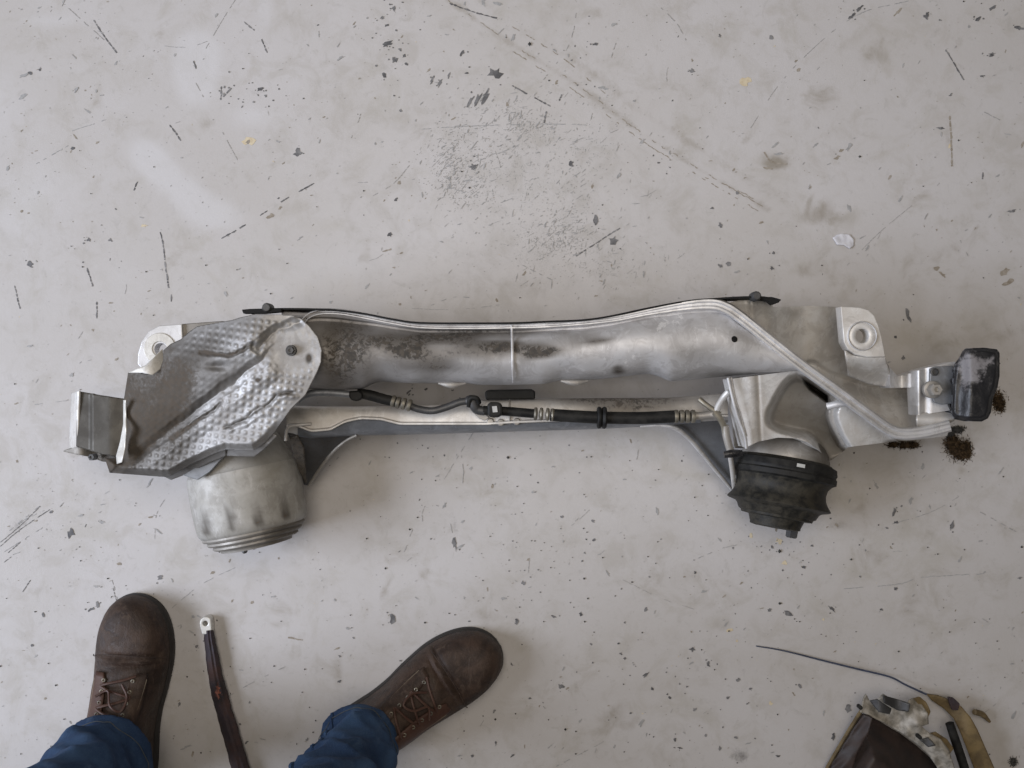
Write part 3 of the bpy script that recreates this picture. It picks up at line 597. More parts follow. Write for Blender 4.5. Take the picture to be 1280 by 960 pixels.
s.out(s.mix(gm, (0.012, 0.012, 0.014), (0.19, 0.18, 0.185)), s.ramp(gm, 0, 1, 0.36, 0.6), 0.0); s.bump(s.math('ADD', aa, bb), 0.5, 0.001)
pad = patch('rubber_pad', pad_o, pad_z, 'worn_pad', sub, 1.5, 0.0, lambda X, Y: 0.75*blob(X, Y, 1208, 462, 14, 26) + 0.65*blob(X, Y, 1228, 452, 22, 9) + 0.4*blob(X, Y, 1222, 470, 16, 12))
solid(pad, .045)

# bush with black rubber bellows (its axis lies nearly flat on the floor)
AXR = Vector((-.18, -.97, .10)).normalized(); O_r = Vector(P(981, 577, .070))
mr = lathe('rubber_mount', O_r, AXR, [(-.006, .05), (-.002, .0600), (.002, .0650), (.012, .0672), (.022, .066), (.026, .0625), (.030, .0595), (.037, .0582), (.044, .0592), (.050, .0622), (.056, .0668), (.0575, .0672), (.059, .064),
        (.061, .056), (.063, .0535), (.070, .0500), (.0715, .0470), (.0745, .046), (.0755, .036), (.084, .0330), (.0875, .0325), (.089, .026), (.0895, .0)], 'olive_rubber', sub, 64, False)
lathe('rubber_band', O_r, AXR, [(.0005, .0640), (.002, .0672), (.0095, .0688), (.0115, .0676), (.0135, .0676), (.0155, .0692), (.0215, .0690), (.0240, .064)], 'black_rubber', mr, 64, False)
lathe('mount_cap', O_r, AXR, [(-.034, .026), (-.0335, .034), (-.030, .0415), (-.024, .0485), (-.015, .0545), (-.006, .0572), (.002, .0575), (.004, .05)], 'dull_aluminium', sub, 64, True, lambda X, Y: 0.12 + 0.35*sstep(1000, 1035, X))
lathe('mount_stud', O_r + Vector((.012, -.078, .0)), AXR, [(0, .0095), (.012, .0095), (.014, .008), (.022, .0078), (.024, .006)], 'dark_steel', mr, 6)
# small pale print on the band
c0 = O_r + AXR*.0062
sd = AXR.cross(Vector((0, 0, 1))).normalized(); uu = sd.cross(AXR)
if uu.z < 0: uu = -uu
pts = []
for t_ in (-.0020, .0024):
    for q in (-0.07, -.02, .03, .08):
        aq = math.pi/2 + q
        pts.append(tuple(c0 + AXR*t_ + (sd*math.cos(aq) + uu*math.sin(aq))*.0700))
mkobj('print_mark', pts, [(0, 1, 5, 4), (1, 2, 6, 5), (2, 3, 7, 6)], 'white_print', mr)
# pale bush with bare metal can
AXL = Vector((.20, -.975, .03)).normalized(); O_l = Vector(P(303, 588, .0735))
def can_stain_shade(X, Y):
    g = 0.03 + 0*X
    for cx, cy in ((258, 660), (289, 653), (323, 649), (357, 640)): g = g + 0.8*blob(X, Y, cx, cy, 6, 10)
    return g + 0.2*sstep(365, 385, X)  # right flank darkened as painted shade; the spots above are stains
ml = lathe('steel_mount', O_l, AXL, [(-.045, .052), (-.02, .0625), (-.006, .0690), (-.003, .0700), (-.002, .0712), (.006, .0722), (.030, .0730), (.055, .0728), (.068, .0720), (.075, .0704), (.0785, .0680), (.0795, .0660)], 'steel_can', sub, 72, False, can_stain_shade)
lathe('mount_rings', O_l, AXL, [(.079, .0665), (.0815, .0672), (.0835, .0660), (.0845, .0625), (.0855, .0615), (.0880, .0622), (.0900, .0605), (.0910, .0560), (.0920, .0552), (.0945, .0560), (.0962, .0540), (.0970, .0480), (.0985, .047), (.1010, .0465), (.1020, .040), (.103, .0)], 'dull_aluminium', ml, 72, False, lambda X, Y: 0.15+0.3*sstep(300, 360, X))  # rings darken to the right, continuing the can's painted shade
lathe('can_pip', O_l + AXL*.098 + Vector((-.018, 0, .0)), AXL, [(0, .004), (.012, .004), (.014, .002)], 'dark_steel', ml, 8)

# heat shield
sh = [(160, 466), (170, 464), (180, 467), (190, 468), (200, 461), (204, 450), (204, 438), (213, 430), (226, 424), (236, 415), (246, 408), (262, 405), (278, 402), (290, 400), (299, 397), (317, 393), (340, 393), (365, 394), (376, 399), (386, 407), (397, 421), (402, 437), (401, 453), (396, 466), (390, 478), (381, 495), (372, 503), (364, 511), (352, 528), (341, 543), (329, 555), (317, 563), (300, 563), (283, 562), (268, 567), (240, 580), (213, 595), (203, 596), (176, 594), (150, 592), (137, 591), (131, 573), (152, 573), (156, 543), (155, 498)]
cr1 = [(140, 588), (190, 556), (226, 528), (262, 500), (290, 480), (325, 452), (350, 425)]
cr2 = [(282, 535), (310, 522), (335, 505), (345, 494), (365, 490)]
cr3 = [(215, 548), (240, 531), (262, 515), (275, 505)]
cr4 = [(250, 440), (285, 444), (305, 438), (315, 430)]
def sh_z(X, Y):
    z = .160 + .060*sstep(140, 350, X) + .014*sstep(570, 440, Y)
    z = z + .014*np.exp(-(ldist([(190, 520), (250, 470), (310, 425)], X, Y)/36)**2)
    jx, jy = X + 2.0*wob(X, Y, 24, 2), Y + 2.0*wob(X, Y, 21, 4)
    vee = lambda ln, w: np.clip(1 - ldist(ln, jx, jy)/w, 0, 1)
    z = z - .0055*vee(cr1, 9) + .003*vee([(p[0]+15, p[1]+13) for p in cr1[:-1]], 13)
    z = z - .0025*vee(cr2, 3.5) - .0022*vee(cr3, 3) - .0022*vee(cr4, 3.5) + .0015*vee([(p[0]+3, p[1]+5) for p in cr2], 5)
    z = z - .006*blob(X, Y, 272, 458, 12, 5) - .008*vee([(322, 434), (350, 412), (374, 404)], 10)
    z = z + .0015*wob(X, Y, 80, 3)
    flat = np.exp(-(np.hypot(X-367, Y-437)/34)**4)
    z = z*(1-flat) + .232*flat
    e = sdf(sh, X, Y); z = z - .016*sstep(9, 0, e)*sstep(520, 560, Y)
    dm = (1-flat)*(0.38 + 0.62*np.maximum(sstep(-4, 14, (Y - np.interp(X, [140, 190, 226, 262, 290, 325, 402], [588, 556, 528, 500, 480, 452, 420]))), sstep(450, 432, Y)*sstep(225, 245, X)))*sstep(3, 9, e)
    a = math.radians(8); u = X*math.cos(a) + Y*math.sin(a); v = -X*math.sin(a) + Y*math.cos(a)
    hump = sstep(.15, .85, 0.5 + 0.5*np.cos(u*2*math.pi/8.8))*sstep(.15, .85, 0.5 + 0.5*np.cos(v*2*math.pi/8.8))
    z = z + .00105*dm*hump + .0003*wob(X, Y, 19, 4)*sstep(3, 9, e)*(1-flat)
    return z
def sh_g(X, Y):
    d = Y - np.interp(X, [140, 190, 226, 262, 290, 325, 402], [588, 556, 528, 500, 480, 452, 400])
    return 0.10 + 0.09*wob(X, Y, 45, 2) + 0.38*sstep(10, -10, d)*sstep(150, 40, -d)*sstep(350, 240, X) + 0.28*sstep(290, 200, X) - 0.1*blob(X, Y, 310, 510, 40, 30) + 0.35*np.exp(-(ldist(cr4, X, Y)/3)**2) + 0.5*np.exp(-(ldist(cr2, X, Y)/2)**2) + 0.45*np.exp(-(ldist(cr3, X, Y)/3)**2) + 0.1*sstep(200, 150, X) + 0.2*blob(X, Y, 200, 560, 60, 30) + 0.9*blob(X, Y, 386, 448, 4, 6) + 0.9*blob(X, Y, 322, 475, 4, 3) - 0.10*blob(X, Y, 370, 430, 30, 30)
shield = patch('heat_shield', sh, sh_z, 'shield_sheet', sub, 1.15, .0016, sh_g)
bolt('shield_bolt', 364, 438, .2345, 5.0, 'dark_steel', shield, True, .006)
patch('torn_lip', [(160, 466), (170, 461), (181, 457), (192, 447), (203, 436), (205, 449), (201, 461), (191, 469), (178, 466)], lambda X, Y: .182 + .010*np.sin((X-160)/14.0) + .006*sstep(440, 465, Y), 'shield_bare', shield, 1.2, .001)
patch('torn_edge', [(154, 500), (157, 500), (157.5, 543), (156, 560), (152, 578), (146, 580), (145, 570), (150, 552), (154, 530)], lambda X, Y: .172 + .012*(X-150)/8 + .004*np.sin(Y/6), 'shield_bare', shield, 1.0, .001)
patch('folded_hem', [(283, 561), (317, 562), (325, 556), (341, 542), (346, 545), (331, 561), (318, 571), (283, 570)], lambda X, Y: sh_z(X, Y) - .004 - .0012*(Y-555).clip(0, 20), 'shield_sheet', shield, 1.2, .001, lambda X, Y: 0.1+0*X)
patch('folded_hem', [(203, 595), (240, 579), (268, 566), (282, 562), (282, 570), (262, 578), (240, 590), (214, 600)], lambda X, Y: .185 - .0014*(Y-560).clip(0, 40), 'shield_sheet', shield, 1.2, .001, lambda X, Y: 0.2+0*X)
# bits under the shield
patch('end_casting', [(172, 486), (215, 452), (250, 425), (300, 410), (368, 405), (390, 430), (388, 462), (368, 492), (338, 530), (312, 550), (268, 556), (225, 576), (166, 580), (164, 520)], lambda X, Y: sh_z(X, Y) - .016, 'dull_aluminium', sub, 4.0, drop=.055, grime_shade=lambda X, Y: 0.2+0*X)
tl = prism('mounting_tab', [(172, 455), (172.5, 442), (177, 427), (186, 414), (199, 407), (227, 405), (229, 440), (226, 470), (190, 475)], .150, .018, 'bright_aluminium', sub, holes=[circ(201, 437, 8, 18)], bev=.001)
ring('bolt_seat', 200, 436, .150, 9, 20, .0015, 'shield_bare', tl)
prism('inner_plate', [(226, 405), (252, 403), (279, 401), (310, 420), (330, 470), (250, 500), (226, 470)], .145, .006, 'dull_aluminium', sub, bev=.001, grime_shade=lambda X, Y: 0.3+0*X)
sb = patch('side_bracket', [(97, 489), (125, 494), (160, 499), (162, 573), (128, 568), (95, 558)], lambda X, Y: .125 + .008*sstep(112, 116, X) - .006*sstep(135, 160, X), 'dark_aluminium', sub, 1.5, .004, lambda X, Y: 0.1 + 0.1*wob(X, Y, 30, 1))
patch('bracket_lip', [(89, 491), (98, 488.5), (97, 520), (96, 559), (86, 561)], lambda X, Y: .100 + .003*(X-88), 'pale_aluminium', sb, 1.5, .003)
patch('bracket_foot', [(78, 564), (96, 557), (130, 566), (152, 572), (150, 579), (128, 577), (112, 571), (95, 568)], lambda X, Y: .104 + .006*np.sin(X/7.0), 'dull_aluminium', sb, 1.2, .003, lambda X, Y: 0.25 + 0.5*sstep(110, 130, X))
bolt('bracket_bolt', 117, 571, .110, 4.5, 'dark_steel', sb, False, .008)
prism('shield_stay', [(228, 594), (246, 583), (262, 575), (282, 568), (262, 590), (247, 600)], .150, .006, 'blue_steel', sub)

# lower beam
top_l = [(356, 509), (366, 507), (397, 508), (444, 508), (520, 507), (584, 505), (600, 501), (698, 498), (834, 497), (900, 492), (916, 490)]
seam_l = [(356, 534), (368, 531), (389, 539), (413, 537), (424, 531), (432, 527), (451, 523), (476, 524), (488, 527), (500, 530), (608, 530), (640, 528), (740, 524), (823, 521), (916, 520)]
bot_l = [(356, 545), (389, 548), (420, 545), (444, 544), (540, 542), (637, 539), (740, 536), (823, 532), (860, 530), (916, 528)]
rows = []
for x in np.arange(358, 913, 4.0):
    a, b, c = (float(smooth_interp(q, x, 3)) for q in (top_l, seam_l, bot_l))
    rows.append([P(x, a+2, .085), P(x, a, .105), P(x, a+1.5, .1135), P(x, a+4, .1165), P(x, (a+b)/2, .1195), P(x, b-3, .1205), P(x, b-1.2, .123), P(x, b+0.6, .123), P(x, b+1.4, .118), P(x, b+2.2, .113), P(x, (b+c)/2+1, .109), P(x, c-2, .099), P(x, c, .088), P(x, c-1, .075), P(x, (a+c)/2, .07)])
low = loft('lower_beam', rows, 'pale_aluminium', sub, grime_shade=lambda X, Y: 0.0 + 0.25*sstep(620, 760, X) + 0.4*blob(X, Y, 375, 520, 12, 12) + 0.45*blob(X, Y, 760, 500, 120, 4) + 0.4*blob(X, Y, 800, 511, 60, 4))
tube('weld_seam', [P(637, 500, .112), P(637, 506, .119), P(637, 524, .122), P(637, 531, .114), P(637, 539, .092)], .0012, 'dull_aluminium', low)
for sx_, sy_ in ((613, 527), (626, 528), (646, 527)):
    lathe('beam_rivet', P(sx_, sy_, .120), (0, 0, 1), [(-.004, .0048), (.0012, .0048), (.0026, .0036), (.0028, .0003)], 'dull_aluminium', low, 12)
rows = []
for x in np.arange(372, 880, 4.0):
    b, c = (float(smooth_interp(q, x, 3)) for q in (seam_l, bot_l))
    rows.append([P(x, b+2.0, .1175), P(x, b+3.0, .1165), P(x, (b+c)/2+1, .1125), P(x, c-1.5, .1025), P(x, c+.6, .088), P(x, c-1, .080), P(x, b+3, .1)])
loft('lower_flange', rows, 'blue_steel', low, grime_shade=lambda X, Y: 0.12 + 0*X)
# gussets at the ends of the lower beam
patch('gusset', [(357, 534), (366, 529), (389, 540), (415, 539), (446, 544), (434, 550), (421, 560), (409, 573), (397, 590), (386, 607), (380, 606), (372, 575), (362, 548)], lambda X, Y: .112 - .0011*(Y-535) - .00025*(X-365), 'blue_steel', sub, 1.5, .004, lambda X, Y: 0.5 + 0.1*sstep(560, 535, Y))  # left gusset darkened throughout, its shadow painted into the colour
tube('gusset_rim', [P(446, 544, .098), P(434, 550, .092), P(421, 560, .083), P(409, 573, .070), P(397, 590, .055), P(386, 607, .040)], .0020, 'dull_aluminium', sub)
tube('gusset_flange', [P(357, 551, .125), P(358, 540, .126), P(362, 533.5, .126), P(375, 531, .125), P(389, 530, .124)], .0020, 'pale_aluminium', sub)
patch('gusset_web', [(362, 548), (372, 545), (380, 560), (383, 606), (374, 590), (366, 565)], lambda X, Y: .128 - .0008*(Y-540), 'dull_aluminium', sub, 1.5, .003, lambda X, Y: 0.7+0*X)
patch('gusset', [(823, 530), (850, 526), (905, 524), (912, 545), (918, 585), (918, 610), (913, 611), (904, 600), (893, 586), (877, 566), (862, 549), (844, 535)], lambda X, Y: .104 - .0010*(Y-530) - .0002*(905-X), 'blue_steel', sub, 1.5, .004, lambda X, Y: 0.2 + 0.25*sstep(560, 530, Y))
tube('gusset_rim', [P(800, 533, .098), P(823, 532, .099), P(844, 535, .098), P(862, 549, .086), P(877, 566, .072), P(893, 586, .056), P(904, 599, .046), P(914, 611, .037)], [.0015, .0024, .003, .003, .003, .0028, .0025, .002], 'bright_aluminium', sub)
tube('gusset_flange', [P(906, 538, .13), P(911, 560, .118), P(915, 585, .09), P(918, 610, .05)], .0034, 'pale_aluminium', sub)

# ------------------------------------------------------------------ hoses and lines clipped to the subframe
zl = .137
ln = tube('brake_line', [P(372, 500, .168), P(384, 493, .165), P(405, 490.5, .16), (P(438, 493, .152)), P(450, 494, .15)], .0044, 'blue_steel', sub)
prism('hose_clip', [(436, 489), (449, 488), (453, 492), (453, 498), (446, 502), (438, 500), (436, 495)], .159, .014, 'black_rubber', ln, bev=.002)
h1 = tube('brake_hose', [P(446, 491, .150), P(462, 494, .148), P(478, 498.5, .147), P(496, 503, .146)], [.0060, .0066, .0066, .0064], 'black_rubber', sub)
for q, (x, y) in enumerate(((491, 501.5), (497, 503), (504, 504.5), (511, 506.5))):
    d = Vector(P(x+4, y+1.1, .145)) - Vector(P(x, y, .145))
    lathe('crimp_ring', P(x-2, y-0.5, .146), d, [(0, .004), (.0005, .0072), (.0034, .0078), (.0050, .0072), (.0054, .0055)], 'brass_crimp', h1, 20)
tube('steel_pipe', [P(512, 507, .145), P(522, 511, .143), P(540, 513.5, .142), P(558, 509, .142), P(574, 503, .143), P(586, 501, .143)], .0046, 'dark_steel', sub)
el = tube('pipe_elbow', [P(583, 501.5, .143), P(590, 501, .144), P(593, 507, .144), P(597, 512, .143), P(606, 514, .143)], [.0058, .0072, .0068, .0060, .0056], 'dark_steel', sub)
tube('elbow_clip', [P(586, 508, .146), P(588, 498, .152), P(596, 498, .152), P(599, 504, .148)], .0030, 'black_rubber', el)
prism('clip_bracket', [(584, 505), (590, 503), (600, 512), (612, 522), (606, 526), (599, 523), (588, 513)], .128, .003, 'dull_aluminium', sub)
un = prism('hose_union', [(609, 505), (613, 503), (624, 503), (628, 507), (628, 518), (624, 522), (613, 522), (609, 518)], .156, .024, 'black_rubber', sub, bev=.003)
prism('union_label', [(615, 508), (621, 507.5), (622, 515), (616, 515.5)], .1568, .001, 'white_print', un, bev=0)
h2 = tube('hose_sleeve', [P(604, 513, .143), P(630, 514, .143), P(650, 515.5, .143), P(668, 517, .142)], .0058, 'black_rubber', sub)
for x in (667, 674, 682, 688):
    lathe('crimp_ring', P(x, 517 + (x-667)*.06, .142), (1, -.06, 0), [(0, .004), (.0006, .0075), (.0026, .0084), (.0046, .0075), (.005, .005)], 'brass_crimp', h2, 20)
h3 = tube('brake_hose', [P(688, 518.5, .142), P(720, 520.5, .142), P(752, 522, .142), P(800, 522.5, .142), P(845, 520.5, .142)], .0078, 'black_rubber', sub, 14)
lathe('rubber_grommet', P(746, 522, .142), (1, -.02, 0), [(0, .008), (.0005, .0125), (.002, .0140), (.0045, .0135), (.006, .0115), (.0075, .0135), (.0100, .0142), (.0120, .0125), (.0125, .008)], 'black_rubber', h3, 28)
for x in (842, 849, 856, 863):
    lathe('crimp_ring', P(x, 520.5, .142), (1, 0.02, 0), [(0, .005), (.0006, .0078), (.0026, .0085), (.0054, .0080), (.006, .006)], 'brass_crimp', h3, 20)
pe = tube('steel_pipe', [P(868, 520, .142), P(880, 519.5, .142), P(892, 518, .144), P(900, 520, .146)], .0050, 'dull_aluminium', sub)
tube('pipe_branch', [P(874, 499, .140), P(884, 507, .144), P(894, 514, .146), P(900, 518, .147)], .0034, 'brass_crimp', pe)
tube('pipe_branch', [P(911, 489, .165), P(905, 496, .160), P(899, 505, .152), P(896, 512, .147)], .0040, 'pale_aluminium', pe)
tube('line_bracket', [P(893, 515, .15), P(900, 523, .15), P(905, 533, .148), P(908, 545, .146)], .0040, 'brass_crimp', sub, flat=0.5)
op = tube('open_pipe', [P(906, 532, .146), P(908, 545, .144), P(911, 556, .142), P(914, 566, .140)], .0050, 'dull_aluminium', sub)
tube('pipe_end', [P(905, 568.5, .150), P(915, 567, .150), P(928, 566, .150)], [.004, .0050, .0036], 'tar_black', op, flat=0.8)
bb_ = prism('rubber_block', [(606, 490), (609, 487.5), (665, 486.5), (669, 489), (669, 499), (607, 500)], .110, .05, 'black_rubber', sub, bev=.002)

# ------------------------------------------------------------------ person: shoes and jeans
person = thing('person', 'person in brown leather shoes and blue jeans standing beside the subframe', 'person', (-0.35, -0.47, 0))
def shoe(loc, ang, mirror, flap_side):
    def T(x, y, z):
        c, s_ = math.cos(ang), math.sin(ang); x *= mirror
        return (loc[0] + x*c - y*s_, loc[1] + x*s_ + y*c, z)
    L = .274; y0 = -.064
    st = [(0.0, .016, .060, 0), (.015, .026, .085, 0), (.05, .034, .098, 0), (.12, .0375, .104, 0), (.22, .038, .108, 0), (.32, .0385, .110, 0), (.42, .041, .101, .001), (.50, .0445, .088, .003), (.58, .0480, .076, .004), (.66, .0505, .067, .005), (.74, .0510, .062, .005), (.82, .0482, .060, .0045), (.88, .0432, .057, .004), (.93, .0360, .052, .003), (.965, .0270, .046, .002), (.988, .0165, .038, .0015), (1.0, .005, .028, .001)]
    S = catmull([np.array(q) for q in st], 8); n = 36; rows = []; zb = .022
    for s_, w_, h_, cx in S:
        row = []
        cre = -.0035*math.exp(-((s_-.735)/.012)**2) - .0025*math.exp(-((s_-.690)/.010)**2) + .002*math.exp(-((s_-.712)/.012)**2) - .002*math.exp(-((s_-.585)/.01)**2)
        for q in np.linspace(0, math.pi, n):
            cx_, sy = math.cos(q), math.sin(q)
            xx = .96*w_*math.copysign(abs(cx_)**0.85, cx_); zz = zb - .006 + (h_ - zb + .006)*(sy**0.72)
            zz += cre*sy**2 + .0012*math.sin(23*s_ + 3*q)*sy**2 - .0022*math.exp(-((s_-.70-.03*math.sin(2.2*q))/.006)**2)*sy - .0018*math.exp(-((s_-.675+.02*math.cos(3*q))/.005)**2)*sy*(1 if s_ > .35 else 0)
            row.append(T(xx + cx, y0 + s_*L, zz))
        rows.append(row)
    up = loft('shoe', rows, 'leather', person, closed=True, caps=True)
    up['label'] = 'worn brown leather lace-up shoe'
    # sole
    outl = [(w_*.96 + .0015, y0 + s_*L, cx) for s_, w_, h_, cx in S]
    rows = []
    pts = [(cx + w_, y) for w_, y, cx in outl] + [(cx - w_, y) for w_, y, cx in outl[::-1]]
    for z, k in ((.0, .985), (.003, 1.0), (.013, 1.0), (.016, .985), (.0195, .985), (.0215, .95)):
        rows.append([T(x*k, (y-.06)*(.5+.5*k)+.06, z) for x, y in pts])
    loft('sole', rows, 'sole_rubber', up)
    def surf(s_, q):
        i = min(int(s_*(len(S)-1)), len(S)-1); a = S[:, 0]; w_ = np.interp(s_, a, S[:, 1]); h_ = np.interp(s_, a, S[:, 2]); cx = np.interp(s_, a, S[:, 3])
        c_, sy = math.cos(q), math.sin(q); return (w_*math.copysign(abs(c_)**0.85, c_) + cx, y0 + s_*L, zb - .006 + (h_-zb+.006)*sy**0.72)
    # toe-cap stitching, welt seam
    tube('seam', [tuple(np.array(T(*surf(.725 - .015*math.cos(2*q), q))) + np.array((0, 0, .0008))) for q in np.linspace(.25, math.pi-.25, 14)], .0007, 'leather', up, 6, 3)
    # facings with eyelets on both sides of the tongue
    for sd_ in (-1, 1):
        V = []; ns, nq = 14, 7
        for i in range(ns):
            s_ = .36 + .30*i/(ns-1)
            for j in range(nq):
                e = (i/(ns-1))**4*0.16
                q = math.pi/2 + sd_*(.20 + e + (.62 - 2*e)*j/(nq-1)); p = surf(s_, q); V.append(T(p[0]*1.015, p[1], p[2] + .0022))
        o = recalc(mkobj('eyelet_facing', V, grid_faces(ns, nq), 'leather_red' if sd_ == flap_side else 'leather', up)); solid(o, .0022, 0)
        for i in range(5):
            p = surf(.44 + .047*i, math.pi/2 + sd_*.33); lathe('eyelet', T(p[0]*1.015, p[1], p[2]+.0030), (0, 0, 1), [(-.002, .0026), (.0012, .0026), (.0015, .002), (.0010, .0013), (-.0005, .0011)], 'brass_crimp', o, 10)
        tube('stitching', [np.array(T(*surf(s_, math.pi/2 + sd_*.72))) + np.array((0, 0, .0035)) for s_ in np.linspace(.37, .63, 8)], .0007, 'thread', o, 5, 2)
    for i in range(5):
        s1 = .44 + .047*i
        pts = []
        for q in np.linspace(-.40, .40, 7):
            p = surf(s1 + .022*(q/.4 if i % 2 else -q/.4), math.pi/2 + q); pts.append(np.array(T(*p)) + np.array((0, 0, .0045 + .0015*math.cos(q*4))))
        tube('lace', pts, .0018, 'leather_red', up, 6, 2)
    tube('lace', [np.array(T(.012, .105, .077)), np.array(T(.022, .090, .084)), np.array(T(.018, .075, .094)), np.array(T(.004, .082, .094)), np.array(T(-.004, .098, .083)), np.array(T(-.020, .090, .083))], .0017, 'leather_red', up, 6, 5)
    return up
AL = (-0.533, -0.503); AR = (-0.196, -0.475)
shoe((AL[0], AL[1]), math.radians(-2), 1, 1)
shoe((AR[0], AR[1]), math.radians(-58), -1, 1)

# jeans: two legs and seat, one surface
bmj = bmesh.new()
def leg_rows(ax, ay, hipx, seed, lean, r0):
    rows = []; n = 44
    for z in np.concatenate([np.linspace(.088, .34, 50), np.linspace(.36, .86, 20)]):
        t = (z - .09)/.77; cx = ax + lean[0]*t + (hipx-ax)*max(0, t-.1)*0.9; cy = ay + lean[1]*t
        r = r0 + .002*math.sin(z*40+seed) + (.090-r0)*t + .010*math.exp(-((z-.42)/.09)**2) - .006*math.exp(-((z-.18)/.06)**2) + .004*math.exp(-((z-.09)/.012)**2)
        row = []
        for q in np.linspace(0, 2*math.pi, n, endpoint=False):
            rdg = lambda u: (1 - abs(math.sin(u)))**2
            fold = (.0085*rdg(1.0*q + 24*z + seed) + .0070*rdg(-1.5*q + 33*z + 2*seed + 0.5*math.sin(2*q)) + .0045*rdg(2.5*q + 62*z + 3*seed) + .0016*math.sin(7*q - 160*z + 2*math.sin(2*q)) - .006)*math.exp(-max(0, z-.28)/.2)*min(1, .35 + (z-.088)/.04)
            tilt = .020*math.sin(q)*math.exp(-((z-.088)/.05)**2)   # the hem sits higher over the instep
            row.append((cx + (r+fold)*math.cos(q)*0.97, cy + (r*1.08+fold)*math.sin(q), z + tilt))
        rows.append(row)
    return rows
V = []; Fc = []
for (ax, ay, hx, sd_, ln_) in ((AL[0]+.004, AL[1]+.012, -.42, .6, (0.0, -.03)), (AR[0]-.002, AR[1]+.004, -.26, 2.1, (0.0, -.03))):
    rw = leg_rows(ax, ay, hx, sd_, ln_, .060 if sd_ < 1 else .052); b = len(V); m = len(rw[0]); V += [p for r in rw for p in r]
    Fc += [tuple(b+i for i in f) for f in grid_faces(len(rw), m, False, True)] + [tuple(b + j for j in range(m))[::-1], tuple(b + (len(rw)-1)*m + j for j in range(m))]
b = len(V); n = 40; zs = [(.72, .10, .08), (.76, .150, .105), (.84, .175, .12), (.92, .175, .118), (1.0, .165, .108)]
for z, rx, ry in zs: V += [(-.34 + rx*math.cos(q), -.505 + ry*math.sin(q), z) for q in np.linspace(0, 2*math.pi, n, endpoint=False)]
Fc += [tuple(b+i for i in f) for f in grid_faces(len(zs), n, False, True)] + [tuple(b+j for j in range(n))[::-1], tuple(b+(len(zs)-1)*n+j for j in range(n))]
jeans = recalc(mkobj('jeans', V, Fc, 'denim', person))
m_ = jeans.modifiers.new('remesh', 'REMESH'); m_.mode = 'VOXEL'; m_.voxel_size = 0.0034; m_.use_smooth_shade = True
m_ = jeans.modifiers.new('smooth', 'SMOOTH'); m_.factor = 0.5; m_.iterations = 2
# hem and side seam
for (ax, ay, sd_, qs) in ((AL[0]+.004, AL[1]+.012, .6, 2.9), (AR[0]-.002, AR[1]+.004, 2.1, 2.35)):
    rw = leg_rows(ax, ay, -.42 if sd_ < 1 else -.26, sd_, (0.0, -.03), .060 if sd_ < 1 else .052)
    tube('hem_stitch', [np.array(p) + 0.0008*(np.array(p) - np.array((ax, ay, p[2])))/.06 for p in (rw[4] + rw[4][:1])], .0005, 'jean_thread', jeans, 5, 2)
    j = int(qs/(2*math.pi)*44)
    pts = [np.array(r[j]) for r in rw[1:52]]
    tube('side_seam', [p - 0.0006*(p - np.array((ax, ay, p[2])))/.06 for p in pts], .0030, 'denim' , jeans, 6, 3)

# ------------------------------------------------------------------ rusty bar with an eye
bar = thing('rusty_bar', 'dark rusty strut with a bare drilled eye lying between the two shoes', 'metal bar', P(275, 880, 0))
c_l = [(261, 788, 5.5), (262, 800, 7), (264.5, 815, 7.8), (267.5, 835, 8.6), (271.5, 855, 9.6), (276.5, 875, 10.2), (282, 895, 10.4), (288, 915, 10.6), (295, 940, 11), (302, 965, 11), (316, 1010, 11), (330, 1060, 10), (338, 1090, 9)]
S = catmull([np.array(q, float) for q in c_l], 5); rows = []
for i, (x, y, w_) in enumerate(S):
    a, b2 = S[max(i-1, 0)], S[min(i+1, len(S)-1)]; t = (b2-a)[:2]; t /= np.linalg.norm(t); nn = np.array([-t[1], t[0]])
    w2 = w_*(1 + .025*math.sin(i*1.7) + .03*math.sin(i*.61)); row = []
    for u, z in ((-1, .001), (-1, .009), (-.8, .0145), (-.35, .0175), (-.1, .0165), (.2, .0180), (.7, .0150), (1, .009), (1, .001)):
        q = (x, y) + nn*u*w2; row.append(P(q[0], q[1], z + .0004*math.sin(i*.9+u*3)))
    rows.append(row)
loft('bar_body', rows, 'rusty_bar', bar, grime_shade=lambda X, Y: 0.15 + 0.6*blob(X, Y, 273, 865, 8, 16) - 0*X)
prism('eye', [(249.5, 779), (251, 774), (255, 771.5), (260, 771.5), (263, 774), (264, 784), (264, 790), (262, 793), (253, 793), (250.5, 786)], .016, .015, 'shield_bare', bar, holes=[circ(256.5, 779.5, 3.3, 14)], bev=.0012)

# ------------------------------------------------------------------ scrap part with its wire
scrap = thing('scrap_part', 'broken brown part with torn pale metal rim, dark rod, yellow strap and thin wire', 'scrap part', P(1150, 960, 0))
po = [(1062, 916), (1068, 900), (1078, 893), (1088, 894), (1105, 905), (1125, 917), (1143, 930), (1160, 945), (1180, 965), (1195, 1000), (1190, 1060), (1140, 1090), (1060, 1080), (1015, 1040), (1012, 1000), (1030, 965), (1048, 938)]
patch('brown_cover', po, lambda X, Y: .004 + .060*sstep(0, 46, sdf(po, X, Y)) + .003*wob(X, Y, 50, 2) + .012*np.exp(-(ldist([(1078, 893), (1060, 930), (1030, 980)], X, Y)/8)**2), 'pouch_brown', scrap, 2.0, .004)
rim = [(1080, 872), (1083, 868), (1087, 876), (1097, 873), (1103, 868), (1112, 874), (1122, 880), (1135, 882), (1137, 874), (1143, 872), (1152, 880), (1160, 892), (1161, 905), (1152, 908), (1162, 916), (1176, 924), (1187, 938), (1192, 960), (1196, 985), (1180, 990), (1172, 960), (1160, 943), (1143, 928), (1125, 915), (1105, 903), (1088, 894), (1076, 890)]
